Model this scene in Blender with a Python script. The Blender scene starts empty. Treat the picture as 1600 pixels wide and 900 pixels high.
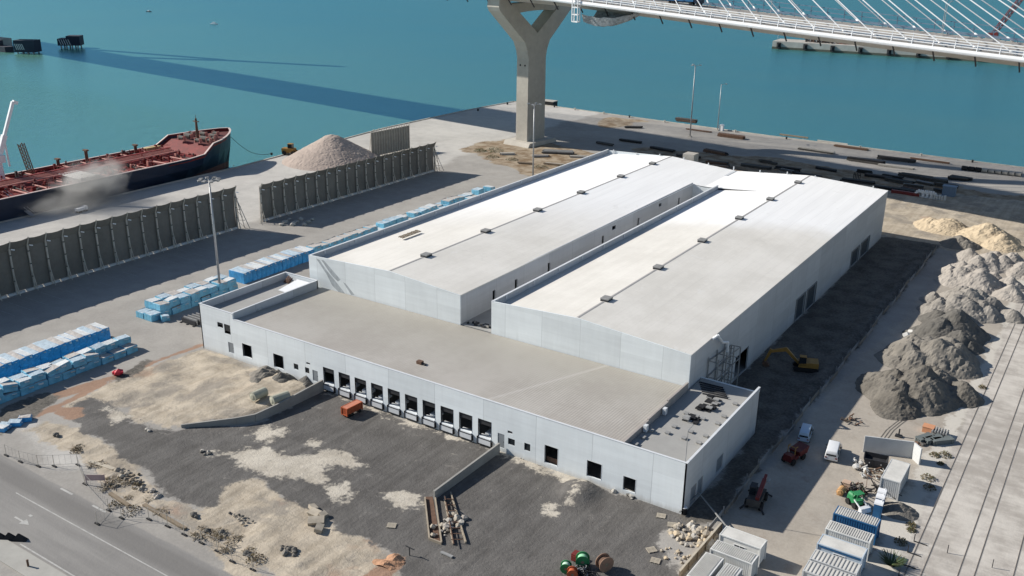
import bpy, bmesh, math, random
import numpy as np
from mathutils import Vector, Matrix
random.seed(7); rng = np.random.default_rng(7)
R = math.radians
scn = bpy.context.scene
col = scn.collection

# ------------------------------------------------------------------ camera
CAM = (40.453, -103.530, 72.0)
RIGHT = Vector((0.83342252, 0.55252171, 0.01125443)); UP = Vector((-0.19962779, 0.28200333, 0.93841508)); FWD = Vector((-0.51532091, 0.78434296, -0.34532662))
F_PX = 1483.0
cd = bpy.data.cameras.new('camera'); cam = bpy.data.objects.new('camera', cd); col.objects.link(cam)
m = Matrix.Identity(4)
for i in range(3):
    m[i][0], m[i][1], m[i][2], m[i][3] = RIGHT[i], UP[i], -FWD[i], CAM[i]
cam.matrix_world = m
cd.sensor_width = 36; cd.lens = 36 * F_PX / 1600; cd.clip_start = 1; cd.clip_end = 12000
scn.camera = cam

# ------------------------------------------------------------------ sky and sun
SUN_EL, SHADOW_DIR = 31.4, 16.0      # elevation; direction shadows run, degrees from +X
tos = Vector((-math.cos(R(SHADOW_DIR)) * math.cos(R(SUN_EL)), -math.sin(R(SHADOW_DIR)) * math.cos(R(SUN_EL)), math.sin(R(SUN_EL))))
w = bpy.data.worlds.new('World'); scn.world = w; w.use_nodes = True
nt = w.node_tree; nt.nodes.clear()
sky = nt.nodes.new('ShaderNodeTexSky'); sky.sky_type = 'NISHITA'; sky.sun_disc = False
sky.sun_elevation = R(SUN_EL); sky.sun_rotation = math.atan2(tos.x, tos.y) % (2 * math.pi)
sky.air_density = 1.0; sky.dust_density = 0.3; sky.ozone_density = 2.2
bg = nt.nodes.new('ShaderNodeBackground'); bg.inputs['Strength'].default_value = 0.072
wo = nt.nodes.new('ShaderNodeOutputWorld')
nt.links.new(sky.outputs[0], bg.inputs[0]); nt.links.new(bg.outputs[0], wo.inputs[0])
sd = bpy.data.lights.new('sun', 'SUN'); sd.energy = 5.0; sd.angle = R(0.53); sd.color = (1.0, 0.945, 0.86)
sun = bpy.data.objects.new('sun', sd); col.objects.link(sun)
sun.rotation_euler = tos.to_track_quat('Z', 'Y').to_euler(); sun.location = (-300, -80, 200)
vs = scn.view_settings; vs.view_transform = 'Standard'; vs.look = 'None'; vs.exposure = 0.36; vs.gamma = 1; vs.use_curve_mapping = False

# ------------------------------------------------------------------ helpers
def at(px, py, z=0.0):
    """real point at height z that the survey of the photograph gives for a pixel (1600 x 900)"""
    d = RIGHT * ((px - 800) / F_PX) + UP * ((450 - py) / F_PX) + FWD
    t = (z - CAM[2]) / d.z
    return Vector((CAM[0] + d.x * t, CAM[1] + d.y * t, z))

def tag(o, label=None, cat=None, group=None, kind=None):
    if label: o['label'] = label
    if cat: o['category'] = cat
    if group: o['group'] = group
    if kind: o['kind'] = kind
    return o

def empty(name, loc=(0, 0, 0), rz=0.0, label=None, cat=None, group=None):
    o = bpy.data.objects.new(name, None); col.objects.link(o)
    o.location = loc; o.rotation_euler = (0, 0, rz); o.empty_display_size = 0.5
    return tag(o, label, cat, group)

class MB:
    def __init__(s): s.v = []; s.f = []; s.m = []; s.M = None; s.mi = 0
    def add(s, vs, fs, mi=None):
        n = len(s.v)
        if s.M is not None: vs = [s.M @ Vector(p) for p in vs]
        s.v += [tuple(p) for p in vs]
        for f in fs: s.f.append([i + n for i in f]); s.m.append(s.mi if mi is None else mi)
        return s
    def box(s, x0, y0, z0, x1, y1, z1, mi=None, top=None):
        v = [(x0,y0,z0),(x1,y0,z0),(x1,y1,z0),(x0,y1,z0),(x0,y0,z1),(x1,y0,z1),(x1,y1,z1),(x0,y1,z1)]
        s.add(v, [(3,2,1,0),(0,1,5,4),(1,2,6,5),(2,3,7,6),(3,0,4,7)], mi)
        n = len(s.v) - 8; s.f.append([n+4,n+5,n+6,n+7]); s.m.append((s.mi if mi is None else mi) if top is None else top)
        return s
    def bar(s, p, q, w, h=None, mi=None):
        p, q = Vector(p), Vector(q); h = h or w; d = (q - p)
        if d.length < 1e-6: return s
        d.normalize(); up = Vector((0, 0, 1)) if abs(d.z) < .98 else Vector((0, 1, 0))
        a = d.cross(up).normalized() * (w / 2); b = a.cross(d).normalized() * (h / 2)
        v = [p-a-b, p+a-b, p+a+b, p-a+b, q-a-b, q+a-b, q+a+b, q-a+b]
        return s.add(v, [(0,1,2,3),(7,6,5,4),(0,4,5,1),(1,5,6,2),(2,6,7,3),(3,7,4,0)], mi)
    def tube(s, p, q, r, r2=None, n=10, mi=None, caps=True):
        p, q = Vector(p), Vector(q); r2 = r if r2 is None else r2; d = (q - p).normalized()
        up = Vector((0, 0, 1)) if abs(d.z) < .95 else Vector((1, 0, 0))
        a = d.cross(up).normalized(); b = d.cross(a)
        v = [p + (a*math.cos(2*math.pi*i/n) + b*math.sin(2*math.pi*i/n))*r for i in range(n)] + [q + (a*math.cos(2*math.pi*i/n) + b*math.sin(2*math.pi*i/n))*r2 for i in range(n)]
        f = [(i, i+n, (i+1) % n + n, (i+1) % n) for i in range(n)]
        if caps: f += [tuple(range(n)), tuple(range(2*n-1, n-1, -1))]
        return s.add(v, f, mi)
    def prism(s, pts, z0, z1, mi=None):                       # plan outline, counter-clockwise
        n = len(pts); v = [(p[0], p[1], z0) for p in pts] + [(p[0], p[1], z1) for p in pts]
        return s.add(v, [tuple(range(n-1, -1, -1)), tuple(range(n, 2*n))] + [(i, (i+1) % n, (i+1) % n + n, i+n) for i in range(n)], mi)
    def extrude(s, pts, off, mi=None):                        # any planar outline swept by off
        n = len(pts); off = Vector(off); v = [Vector(p) for p in pts] + [Vector(p) + off for p in pts]
        return s.add(v, [tuple(range(n-1, -1, -1)), tuple(range(n, 2*n))] + [(i, (i+1) % n, (i+1) % n + n, i+n) for i in range(n)], mi)
    def quad(s, a, b, c, d, mi=None): return s.add([a, b, c, d], [(0, 1, 2, 3)], mi)
    def rock(s, c, r, seed=0, mi=None, sq=(1, 1, .7)):
        rn = random.Random(seed); bm = bmesh.new(); bmesh.ops.create_icosphere(bm, subdivisions=1, radius=1)
        v = [(c[0] + p.co.x*r*sq[0]*rn.uniform(.65, 1.2), c[1] + p.co.y*r*sq[1]*rn.uniform(.65, 1.2), c[2] + p.co.z*r*sq[2]*rn.uniform(.65, 1.2)) for p in bm.verts]
        bm.verts.index_update(); f = [tuple(q.index for q in fc.verts) for fc in bm.faces]; bm.free()
        return s.add(v, f, mi)
    def build(s, name, mats, parent=None, smooth=False, fix=True):
        me = bpy.data.meshes.new(name); me.from_pydata(s.v, [], s.f)
        for mt in (mats if isinstance(mats, (list, tuple)) else [mats]): me.materials.append(mt)
        me.polygons.foreach_set('material_index', s.m)
        if fix:
            bm = bmesh.new(); bm.from_mesh(me); bmesh.ops.recalc_face_normals(bm, faces=bm.faces); bm.to_mesh(me); bm.free()
        if smooth: me.polygons.foreach_set('use_smooth', [True] * len(me.polygons))
        o = bpy.data.objects.new(name, me); col.objects.link(o)
        if parent: o.parent = parent
        return o

def dup(root, loc=None, rz=None, label=None, group=None, scale=None):
    c = root.copy(); col.objects.link(c)
    if loc is not None: c.location = loc
    if rz is not None: c.rotation_euler = (0, 0, rz)
    if scale is not None: c.scale = scale
    if label: c['label'] = label
    if group: c['group'] = group
    for ch in list(root.children):
        k = ch.copy(); col.objects.link(k); k.parent = c
        for g in list(ch.children):
            h = g.copy(); col.objects.link(h); h.parent = k
    return c

# value noise on arrays
_perm = rng.random((256, 256))
def vnoise(x, y):
    xi = np.floor(x).astype(int); yi = np.floor(y).astype(int); fx = x - xi; fy = y - yi
    fx = fx*fx*(3-2*fx); fy = fy*fy*(3-2*fy)
    g = lambda a, b: _perm[a % 256, b % 256]
    return (g(xi, yi)*(1-fx) + g(xi+1, yi)*fx)*(1-fy) + (g(xi, yi+1)*(1-fx) + g(xi+1, yi+1)*fx)*fy
def fbm(x, y, o=4):
    t = 0; a = .5
    for i in range(o): t = t + a*vnoise(x*2**i + 17*i, y*2**i + 31*i); a *= .5
    return t / (1 - .5**o)

# ------------------------------------------------------------------ materials
MATS = {}
def mat(name, c, rough=.8, var=.12, scale=.5, bump=0.0, bscale=6.0, metal=0.0, spec=.3, c2=None, fine=None):
    """plain procedural surface: two noises mottle the base colour, optional bump"""
    mt = bpy.data.materials.new(name); mt.use_nodes = True; n = mt.node_tree; L = n.links
    b = n.nodes['Principled BSDF']; b.inputs['Roughness'].default_value = rough; b.inputs['Metallic'].default_value = metal
    b.inputs['Specular IOR Level'].default_value = spec
    tc = n.nodes.new('ShaderNodeTexCoord'); src = tc.outputs['Object']
    def noise(s, d=5, r=.6):
        t = n.nodes.new('ShaderNodeTexNoise'); t.inputs['Scale'].default_value = s; t.inputs['Detail'].default_value = d; t.inputs['Roughness'].default_value = r
        L.new(src, t.inputs['Vector']); return t
    n1 = noise(scale); n2 = noise(fine or scale*9, 3)
    mx = n.nodes.new('ShaderNodeMath'); mx.operation = 'MULTIPLY_ADD'; mx.inputs[1].default_value = .35
    L.new(n2.outputs[0], mx.inputs[0]); L.new(n1.outputs[0], mx.inputs[2])
    mr = n.nodes.new('ShaderNodeMapRange'); mr.inputs['From Min'].default_value = .42; mr.inputs['From Max'].default_value = .92
    L.new(mx.outputs[0], mr.inputs[0])
    mc = n.nodes.new('ShaderNodeMix'); mc.data_type = 'RGBA'
    a = tuple(min(1, x*(1-var)) for x in c); e = tuple(min(1, x*(1+var)) for x in c) if c2 is None else c2
    mc.inputs[6].default_value = (*a, 1); mc.inputs[7].default_value = (*e, 1)
    L.new(mr.outputs[0], mc.inputs[0]); L.new(mc.outputs[2], b.inputs['Base Color'])
    if bump:
        nb = noise(bscale, 4); bp = n.nodes.new('ShaderNodeBump'); bp.inputs['Strength'].default_value = bump; bp.inputs['Distance'].default_value = .3
        L.new(nb.outputs[0], bp.inputs['Height']); L.new(bp.outputs[0], b.inputs['Normal'])
    MATS[name] = mt; return mt

class NG:
    """small node-graph writer"""
    def __init__(s, name):
        s.mt = bpy.data.materials.new(name); s.mt.use_nodes = True; s.n = s.mt.node_tree; s.b = s.n.nodes['Principled BSDF']
        s.tc = s.n.nodes.new('ShaderNodeTexCoord'); s.obj = s.tc.outputs['Object']
        x = s.n.nodes.new('ShaderNodeSeparateXYZ'); s.n.links.new(s.obj, x.inputs[0]); s.x, s.y, s.z = x.outputs
        MATS[name] = s.mt
    def put(s, sock, v):
        if hasattr(v, 'is_output'): s.n.links.new(v, sock)
        elif isinstance(v, tuple) and len(v) == 3 and sock.type == 'RGBA': sock.default_value = (*v, 1)
        else: sock.default_value = v
    def math(s, op, a, b=0.0, c=0.0):
        t = s.n.nodes.new('ShaderNodeMath'); t.operation = op
        for k, v in enumerate((a, b, c)): s.put(t.inputs[k], v)
        return t.outputs[0]
    def noise(s, scale, d=4, r=.6, vec=None, dist=0):
        t = s.n.nodes.new('ShaderNodeTexNoise'); s.put(t.inputs['Scale'], scale); t.inputs['Detail'].default_value = d; t.inputs['Roughness'].default_value = r
        t.inputs['Distortion'].default_value = dist
        s.n.links.new(vec or s.obj, t.inputs['Vector']); return t.outputs[0]
    def mapping(s, sc, rot=(0, 0, 0)):
        t = s.n.nodes.new('ShaderNodeMapping'); t.inputs['Scale'].default_value = sc; t.inputs['Rotation'].default_value = rot
        s.n.links.new(s.obj, t.inputs[0]); return t.outputs[0]
    def ramp(s, v, a, b, lo=0.0, hi=1.0, smooth=True):
        t = s.n.nodes.new('ShaderNodeMapRange'); t.interpolation_type = 'SMOOTHSTEP' if smooth else 'LINEAR'
        for k, u in zip(range(5), (v, a, b, lo, hi)): s.put(t.inputs[k], u)
        return t.outputs[0]
    def mix(s, fac, a, b, mode='MIX'):
        t = s.n.nodes.new('ShaderNodeMix'); t.data_type = 'RGBA'; t.blend_type = mode
        s.put(t.inputs[0], fac); s.put(t.inputs[6], a); s.put(t.inputs[7], b); return t.outputs[2]
    def attr(s, name):
        t = s.n.nodes.new('ShaderNodeAttribute'); t.attribute_name = name; return t.outputs['Fac']
    def bump(s, h, strength=.4, dist=.3):
        t = s.n.nodes.new('ShaderNodeBump'); s.put(t.inputs['Strength'], strength); t.inputs['Distance'].default_value = dist
        s.n.links.new(h, t.inputs['Height']); s.n.links.new(t.outputs[0], s.b.inputs['Normal'])
    def done(s, colr, rough=.85, spec=.3, metal=0.0):
        s.put(s.b.inputs['Base Color'], colr); s.put(s.b.inputs['Roughness'], rough); s.b.inputs['Specular IOR Level'].default_value = spec; s.b.inputs['Metallic'].default_value = metal
        return s.mt

# precast concrete panel wall: joints along the run, streaks, faint lifts
def wall_mat(name, axis, c, pitch, off=0.0, tint=(.62, .68, .72)):
    g = NG(name); u = g.x if axis == 'x' else g.y
    fr = g.math('FRACT', g.math('DIVIDE', g.math('ADD', u, 500 + off), pitch))
    joint = g.ramp(g.math('ABSOLUTE', g.math('SUBTRACT', fr, .5)), .492, .4985)
    pid = g.math('FLOOR', g.math('DIVIDE', g.math('ADD', u, 500 + off), pitch))
    wn = g.n.nodes.new('ShaderNodeTexWhiteNoise'); wn.noise_dimensions = '1D'; g.put(wn.inputs['W'], pid)
    lz = g.math('FRACT', g.math('DIVIDE', g.z, 2.55)); lj = g.ramp(g.math('ABSOLUTE', g.math('SUBTRACT', lz, .5)), .485, .499)
    lid = g.math('FLOOR', g.math('DIVIDE', g.z, 2.55)); wn2 = g.n.nodes.new('ShaderNodeTexWhiteNoise'); wn2.noise_dimensions = '2D'
    cb = g.n.nodes.new('ShaderNodeCombineXYZ'); g.put(cb.inputs[0], pid); g.put(cb.inputs[1], lid); g.n.links.new(cb.outputs[0], wn2.inputs['Vector'])
    st = g.noise(1.0, 5, .65, g.mapping((.9, .9, .12))); cl = g.noise(.22, 4)
    bands = g.noise(1.0, 4, .6, g.mapping((.10, .10, 1.3)))
    k = g.math('ADD', g.math('MULTIPLY', wn.outputs[0], .13), g.math('MULTIPLY', wn2.outputs[0], .13))
    k = g.math('ADD', k, g.math('MULTIPLY', st, .20)); k = g.math('ADD', k, g.math('MULTIPLY', cl, .22)); k = g.math('ADD', k, g.math('MULTIPLY', bands, .28))
    k = g.math('SUBTRACT', k, g.math('MULTIPLY', joint, .5)); k = g.math('SUBTRACT', k, g.math('MULTIPLY', lj, .05))
    low = g.ramp(g.math('ADD', g.z, g.math('MULTIPLY', st, 1.2)), .3, 1.7)
    base = g.mix(g.ramp(k, .2, .62, smooth=False), tuple(x*.80 for x in c), tuple(min(.9, x*1.12) for x in c))
    base = g.mix(g.math('MULTIPLY', g.math('SUBTRACT', 1.0, low), .55), base, (.36, .33, .28))
    drip = g.ramp(g.noise(1.0, 5, .7, g.mapping((1.4, 1.4, .05))), .56, .75); base = g.mix(g.math('MULTIPLY', g.math('MULTIPLY', drip, g.ramp(cl, .4, .6)), .16), base, (.34, .34, .33))
    g.bump(g.math('SUBTRACT', g.math('MULTIPLY', st, .2), joint), .25, .04)
    return g.done(base, .8, .3)

front_m = wall_mat('precast_front', 'x', (.73, .775, .80), 9.25, 4.1)
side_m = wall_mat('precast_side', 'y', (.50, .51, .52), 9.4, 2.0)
hallf_m = wall_mat('precast_hall', 'x', (.68, .72, .735), 7.4, 2.4)

# hall roof membrane: newer white coat towards the rear, walked-on and dusty towards the front
g = NG('roof_membrane')
edge = g.math('ADD', g.y, g.math('MULTIPLY', g.math('SUBTRACT', g.noise(.06, 3), .5), 22)); edge = g.math('SUBTRACT', edge, g.math('MULTIPLY', g.math('ADD', g.x, 50), .28))
isl = g.ramp(g.x, -52, -49, smooth=False)
fresh = g.ramp(edge, g.math('ADD', 58, g.math('MULTIPLY', isl, 20)), g.math('ADD', 100, g.math('MULTIPLY', isl, -5)))
lap = g.ramp(g.math('ABSOLUTE', g.math('SUBTRACT', g.math('FRACT', g.math('DIVIDE', g.x, 2.1)), .5)), .47, .5)
dirt = g.noise(.09, 6, .65); dirt2 = g.noise(1.0, 5, .6, g.mapping((.5, .04, .5))); fine = g.noise(1.7, 4)
old = g.mix(g.ramp(g.math('ADD', g.math('MULTIPLY', dirt, .6), g.math('ADD', g.math('MULTIPLY', dirt2, .3), g.math('MULTIPLY', fine, .15))), .40, .66), (.61, .587, .54), (.705, .682, .635))
newc = g.mix(g.ramp(dirt2, .3, .7), (.80, .80, .795), (.86, .86, .855))
cc = g.mix(fresh, old, newc); cc = g.mix(g.math('MULTIPLY', lap, .17), cc, (.30, .29, .28)); pond = g.ramp(g.noise(.16, 5, .75, dist=.6), .63, .70); cc = g.mix(g.math('MULTIPLY', pond, .13), cc, (.33, .315, .29))
spot = g.ramp(g.noise(.35, 2), .70, .74); cc = g.mix(g.math('MULTIPLY', spot, .35), cc, (.70, .69, .67))
g.bump(g.math('ADD', g.math('MULTIPLY', dirt, .5), g.math('MULTIPLY', lap, .06)), .35, .25)
roof_m = g.done(cc, .75, .25)

# low roof: profiled sheet, ribs run front to back
g = NG('roof_profiled_sheet')
rib = g.math('FRACT', g.math('DIVIDE', g.x, .44)); ribh = g.math('MULTIPLY', g.ramp(rib, .05, .25), g.ramp(rib, .75, .55))
crs = g.math('FRACT', g.math('DIVIDE', g.y, .62)); ch = g.ramp(crs, .0, .22)
d1 = g.noise(.10, 5, .6); d2 = g.noise(1.0, 4, .6, g.mapping((.7, .06, 1)))
d3 = g.noise(.9, 4, .7)
k = g.math('ADD', g.math('MULTIPLY', d1, .65), g.math('ADD', g.math('MULTIPLY', d2, .10), g.math('MULTIPLY', d3, .25)))
back = g.ramp(g.math('ADD', g.math('ADD', g.y, g.math('MULTIPLY', g.x, -.10)), g.math('MULTIPLY', d1, 9)), 8, 32)
cc = g.mix(g.ramp(k, .36, .64), (.375, .345, .310), (.465, .438, .400)); cc = g.mix(g.math('MULTIPLY', back, .5), cc, (.335, .320, .270))
cc = g.mix(g.math('MULTIPLY', g.math('SUBTRACT', 1.0, ribh), .17), cc, (.24, .23, .21)); cc = g.mix(g.math('MULTIPLY', g.math('SUBTRACT', 1.0, ch), .20), cc, (.22, .21, .20))
pl = g.ramp(g.math('ABSOLUTE', g.math('ADD', g.math('ADD', g.x, 32.4), g.math('MULTIPLY', g.y, -.40))), .5, .1); cc = g.mix(g.math('MULTIPLY', pl, .35), cc, (.55, .53, .50))
g.bump(g.math('ADD', ribh, g.math('MULTIPLY', ch, .5)), .4, .04)
lowroof_m = g.done(cc, .6, .35)

flat_m = mat('roof_felt', (.33, .325, .31), .9, .10, .25)
white_m = mat('white_paint', (.76, .77, .78), .5, .06, .4)
cap_m = mat('coping_metal', (.62, .64, .66), .5, .08, .5)
black_m = mat('black_rubber', (.018, .018, .02), .7, .3, 1)
dark_m = mat('dark_frame', (.035, .036, .04), .6, .3, 1)
door_m = mat('grey_door', (.22, .24, .26), .5, .1, .6)
glass_m = mat('dark_glass', (.02, .025, .03), .12, .2, .5, spec=.6)
steel_m = mat('galvanised_steel', (.40, .41, .42), .45, .15, .8, metal=.5)
grey_m = mat('weathered_grey', (.27, .27, .265), .8, .2, .6)
conc_m = mat('raw_concrete', (.40, .375, .335), .9, .14, .25, .15, 3, c2=(.47, .445, .40))
pier_m = mat('bridge_concrete', (.40, .375, .33), .9, .2, .09, .15, 2)
wood_m = mat('timber', (.22, .175, .125), .85, .2, 1.2)
rust_m = mat('rusty_steel', (.135, .08, .055), .85, .3, 1.5)
beam_m = mat('dark_steel', (.07, .065, .06), .7, .3, .8)
red_m = mat('deck_red', (.17, .018, .016), .65, .45, .35)
redp_m = mat('red_paint', (.17, .03, .027), .5, .2, .8)
pink_m = mat('faded_pipe', (.48, .22, .18), .6, .15, .6)
navy_m = mat('hull_navy', (.012, .022, .045), .4, .3, .12)
boot_m = mat('hull_boot', (.10, .035, .03), .6, .3, .3)
blue_m = mat('blue_wrap', (.04, .29, .60), .4, .35, .7, .5, 2.2, spec=.5)
pblue_m = mat('pale_blue_wrap', (.15, .42, .58), .4, .3, .7, .5, 2.2, spec=.5)
wtop_m = mat('wrap_top', (.60, .62, .62), .5, .25, .8, .4, 2.5)
orange_m = mat('orange_paint', (.42, .105, .045), .5, .15, .8)
yellow_m = mat('yellow_paint', (.30, .165, .04), .5, .2, .8)
green_m = mat('green_paint', (.035, .22, .085), .5, .2, .8)
cblue_m = mat('container_blue', (.025, .12, .27), .5, .15, .5)
cgrey_m = mat('container_grey', (.53, .54, .54), .6, .1, .5)
cwhite_m = mat('container_white', (.70, .70, .675), .6, .1, .5)
coffice_m = mat('cabin_blue_grey', (.47, .55, .63), .6, .08, .5)
croof_m = mat('cabin_roof_pale', (.60, .585, .545), .7, .15, .5)
net_m = mat('windbreak_mesh', (.160, .147, .127), .95, .12, .12, .3, 1.0, c2=(.215, .198, .172))
post_m = mat('frame_steel', (.46, .42, .36), .7, .2, .8)
bsteel_m = mat('blue_grey_rail', (.16, .22, .30), .5, .15, .5)
asph_m = mat('deck_asphalt', (.30, .28, .26), .9, .1, .2)
paintw_m = mat('road_paint', (.40, .395, .375), .8, .25, 1.5)
tyre_m = mat('tyre', (.02, .02, .02), .9, .2, 2)
bag_m = mat('white_bag', (.60, .59, .56), .8, .15, 1.2)
cable_m = mat('black_cable', (.02, .02, .024), .5, .3, 2)
leaf_m = mat('dry_leaf', (.075, .085, .035), .8, .5, 2.5); leafb_m = mat('brown_leaf', (.15, .115, .06), .85, .4, 2.5); leafg_m = mat('green_leaf', (.045, .085, .025), .7, .5, 2.5)
stem_m = mat('stem', (.10, .075, .05), .9, .2, 2)
tan_m = mat('tan_sand', (.50, .41, .29), .95, .12, .25, .5, 1.5)
pales_m = mat('pale_gravel', (.345, .315, .28), .95, .18, .3, .6, 1.5)
greys_m = mat('grey_gravel', (.20, .184, .160), .95, .22, .3, .6, 1.5)
darks_m = mat('dark_gravel', (.125, .118, .106), .95, .25, .3, .6, 1.5)
pinks_m = mat('pinkish_gravel', (.40, .33, .285), .95, .12, .2, .4, 1.5)
rubble_m = mat('rubble_stone', (.38, .335, .27), .95, .25, .9)

# ------------------------------------------------------------------ ground (one sheet, masks say which surface lies where)
def axis_coords(segs):
    out = []
    for a, b, st in segs: out += list(np.arange(a, b, st))
    return np.array(out + [segs[-1][1]])
gx = axis_coords([(-208, -125, 2.0), (-125, 46, .75), (46, 90, 4), (90, 500, 40)])
gy = axis_coords([(-260, -80, 15), (-80, -58, 2), (-58, 60, .75), (60, 160, 1.25), (160, 269, 2.2)])
X, Y = np.meshgrid(gx, gy)
# follow the real quay line on the left and rear sides
quayL = np.interp(Y, [-260, 60, 103, 153, 186, 240, 270], [-205, -205, -205, -208.8, -211.5, -210, -206.5])
Xg = np.where(X < -150, -150 + (X + 150) * (quayL + 150) / (-58.0), X)
quayR = np.interp(Xg, [-210, -187, -149, -80, 10, 60, 500], [272, 272, 269, 263.5, 261.5, 261, 240])
Yg = np.where(Y > 200, 200 + (Y - 200) * (quayR - 200) / 69.0, Y)
X, Y = Xg, Yg

def P(*q): return [tuple(at(*p)[:2]) for p in q]
def sdf(pts):
    """signed distance, positive inside"""
    px, py = X.ravel(), Y.ravel(); d = np.full(px.shape, 1e9); ins = np.zeros(px.shape, bool); n = len(pts)
    for i in range(n):
        ax, ay = pts[i]; bx, by = pts[(i+1) % n]; ex, ey = bx-ax, by-ay
        t = np.clip(((px-ax)*ex + (py-ay)*ey) / (ex*ex+ey*ey+1e-9), 0, 1)
        d = np.minimum(d, (px-ax-t*ex)**2 + (py-ay-t*ey)**2)
        c = ((ay > py) != (by > py)) & (px < (bx-ax)*(py-ay)/((by-ay) if by != ay else 1e-9) + ax); ins ^= c
    return np.where(ins, 1, -1).reshape(X.shape) * np.sqrt(d).reshape(X.shape)
def union(*a):
    r = a[0]
    for q in a[1:]: r = np.maximum(r, q)
    return r

yard = sdf(P((92,640),(140,624),(190,640),(215,662),(262,668),(285,668),(400,660),(505,607)) + [(-64.5, 0), (0.5, 0), (2.5, -3)] + P((1062,818),(1040,828),(1030,850),(1075,905),(880,960),(640,960),(625,880),(600,862),(520,822),(480,792),(440,770),(405,750),(385,748),(350,765),(345,788),(310,792),(262,776),(235,757),(212,727),(190,712),(165,690),(120,665)))
patches = union(sdf(P((328,706),(400,701),(470,712),(488,708),(482,688),(492,686),(512,704),(545,706),(568,722),(560,732),(515,728),(500,738),(508,755),(545,768),(540,778),(505,765),(440,742),(400,735),(370,722))),
    sdf(P((512,770),(545,758),(562,772),(545,784),(525,780))),
    sdf([(-64, -.9), (-64, .5), (-29.6, .5), (-29.6, -.7)]), sdf([(-28.5, -.6), (-28.5, .5), (-16, .5), (-17, -.9)]),
    sdf(P((400,676),(420,668),(450,672),(440,684),(410,688))), sdf(P((590,770),(640,768),(660,785),(620,792))),
    sdf(P((850,800),(905,765),(915,745),(935,748),(900,780),(868,806))),
    sdf(P((160,640),(180,638),(190,652),(178,658))))
sandA = sdf(P((95,640),(120,622),(175,596),(245,566),(316,542)) + [(-94, 0.0), (-65.6, 0)] + P((500,602),(400,655),(285,668),(258,668),(240,655),(215,660),(190,640),(140,624),(100,640)))
sandB = sdf(P((350,762),(385,746),(412,752),(440,772),(490,795),(600,862),(628,882),(600,960),(470,960),(400,880),(330,830),(310,796),(345,788)))
strip = sdf(P((40,672),(75,660),(120,668),(160,692),(210,728),(262,778),(310,796),(400,880),(470,960),(420,960),(330,852),(250,800),(190,775),(150,745),(120,710),(70,690)))
rightlot = sdf([(-9.5, 150), (60, 135), (60, 215), (-40, 205), (-35, 150)])
sand = union(sandA, sandB, strip, rightlot - .5)
soil = union(sdf([(-9.5, 27), (-9.5, 148), (4.6, 150), (4.3, 0), (1.5, -1.5), (0.3, 0), (0.3, 27)]), sdf(P((0,640),(70,612),(100,618),(60,645),(0,680))), sdf(P((176,590),(205,573),(228,558),(240,563),(205,590),(182,600))) )
road = sdf([(-400, -42.4), (-84, -42.6), (-70, -42.6), (60, -42.6), (60, -53.6), (-400, -53.6)])
rail = sdf([(26.6, -120), (26.6, 230), (90, 230), (90, -120)])
quay = union(sdf([(-215, -80), (-152, -80), (-152, 140), (-160, 190), (-160, 280), (-215, 280)]), sdf(P((80,670),(42,655),(35,662),(90,720),(150,735),(110,690))))
lot = union(sdf([(5, -40), (5, 48), (12, 150), (26.6, 150), (26.6, -40)]), -1e3 + 0*X)
palest = union(sdf([(23.6, -40), (23.2, 5), (24.4, 50), (26.5, 60), (26.5, -40)]), sdf([(25.3, 60), (25.6, 150), (27.2, 150), (27.2, 60)]), sdf([(20, 11), (25, 10), (26, 27), (24, 26)]))
clay = union(sdf(P((48,650),(120,617),(180,589),(245,561),(318,536),(318,541),(246,566),(181,595),(121,624),(55,656))), sdf(P((84,645),(100,637),(130,636),(132,650),(108,657))), sdf(P((80,615),(140,597),(185,583),(188,590),(142,608),(85,626))), sdf(P((560,905),(590,886),(612,868),(632,872),(625,890),(580,920))))
brown = union(sdf(P((725,232),(760,222),(812,215),(900,232),(960,248),(940,262),(880,275),(830,272),(770,250))), sdf(P((930,195),(955,180),(1010,190),(960,200))), sdf(P((1280,300),(1090,268),(1200,275),(1300,300))), sdf([(-110, 190), (-20, 170), (30, 195), (30, 215), (-60, 225), (-110, 215)]))
def rag(d, wdt, sc, amp):
    return np.clip((d + (fbm(X*sc, Y*sc, 4) - .5)*amp) / wdt * .5 + .5, 0, 1)
masks = {'m_yard': rag(yard, 1.1, .35, 4), 'm_patch': rag(patches, 1.5, .5, 4.5), 'm_sand': rag(sand, 1.2, .3, 4), 'm_soil': rag(soil, .8, .3, 2.5),
         'm_road': rag(road, .5, .3, .5), 'm_rail': rag(rail, 1.0, .3, 1.6), 'm_lot': rag(lot, 1.5, .2, 4), 'm_pale': rag(palest, 1.0, .4, 3.0), 'm_clay': rag(clay, .5, .5, 1.0), 'm_quay': rag(quay, 3, .1, 6), 'm_brown': rag(brown, 2, .12, 12)}
# relief: sand fill beside the ramp wall, bumps in loose ground, spoil along the fence
inb = (X > -97) & (X < .6) & (Y > -.4) & (Y < 149)
fill = np.clip(sandA / 6, 0, 1) * np.clip((X + 92) / 16, 0, 1)
fill = np.maximum(fill * .6, 0)
sharp = np.clip(sandA / .9, 0, 1)
Z = np.where((sandA > 0) & (X > -76), fill*0 + sharp * np.clip((X + 92)/16, 0, 1) * np.clip((Y + 24)/8, .25, 1) * .75, fill)
rough_amt = np.clip(sand/1.5, 0, 1) * (1 - np.clip(rightlot, 0, 1)*.7)
Z = Z + rough_amt * ((fbm(X*.35, Y*.35) - .42)*.75 + (fbm(X*1.1, Y*1.1) - .5)*.45)
Z = Z + np.clip(soil/1.5, 0, 1) * ((fbm(X*.5, Y*.5) - .5)*.7) * np.where(X > -50, 1, .6)
Z = Z + np.exp(-((X - 2.9)/1.5)**2) * np.clip((Y - 28)/6, 0, 1) * np.clip((142 - Y)/6, 0, 1) * (.2 + .9*fbm(X*.7, Y*.7))
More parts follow.
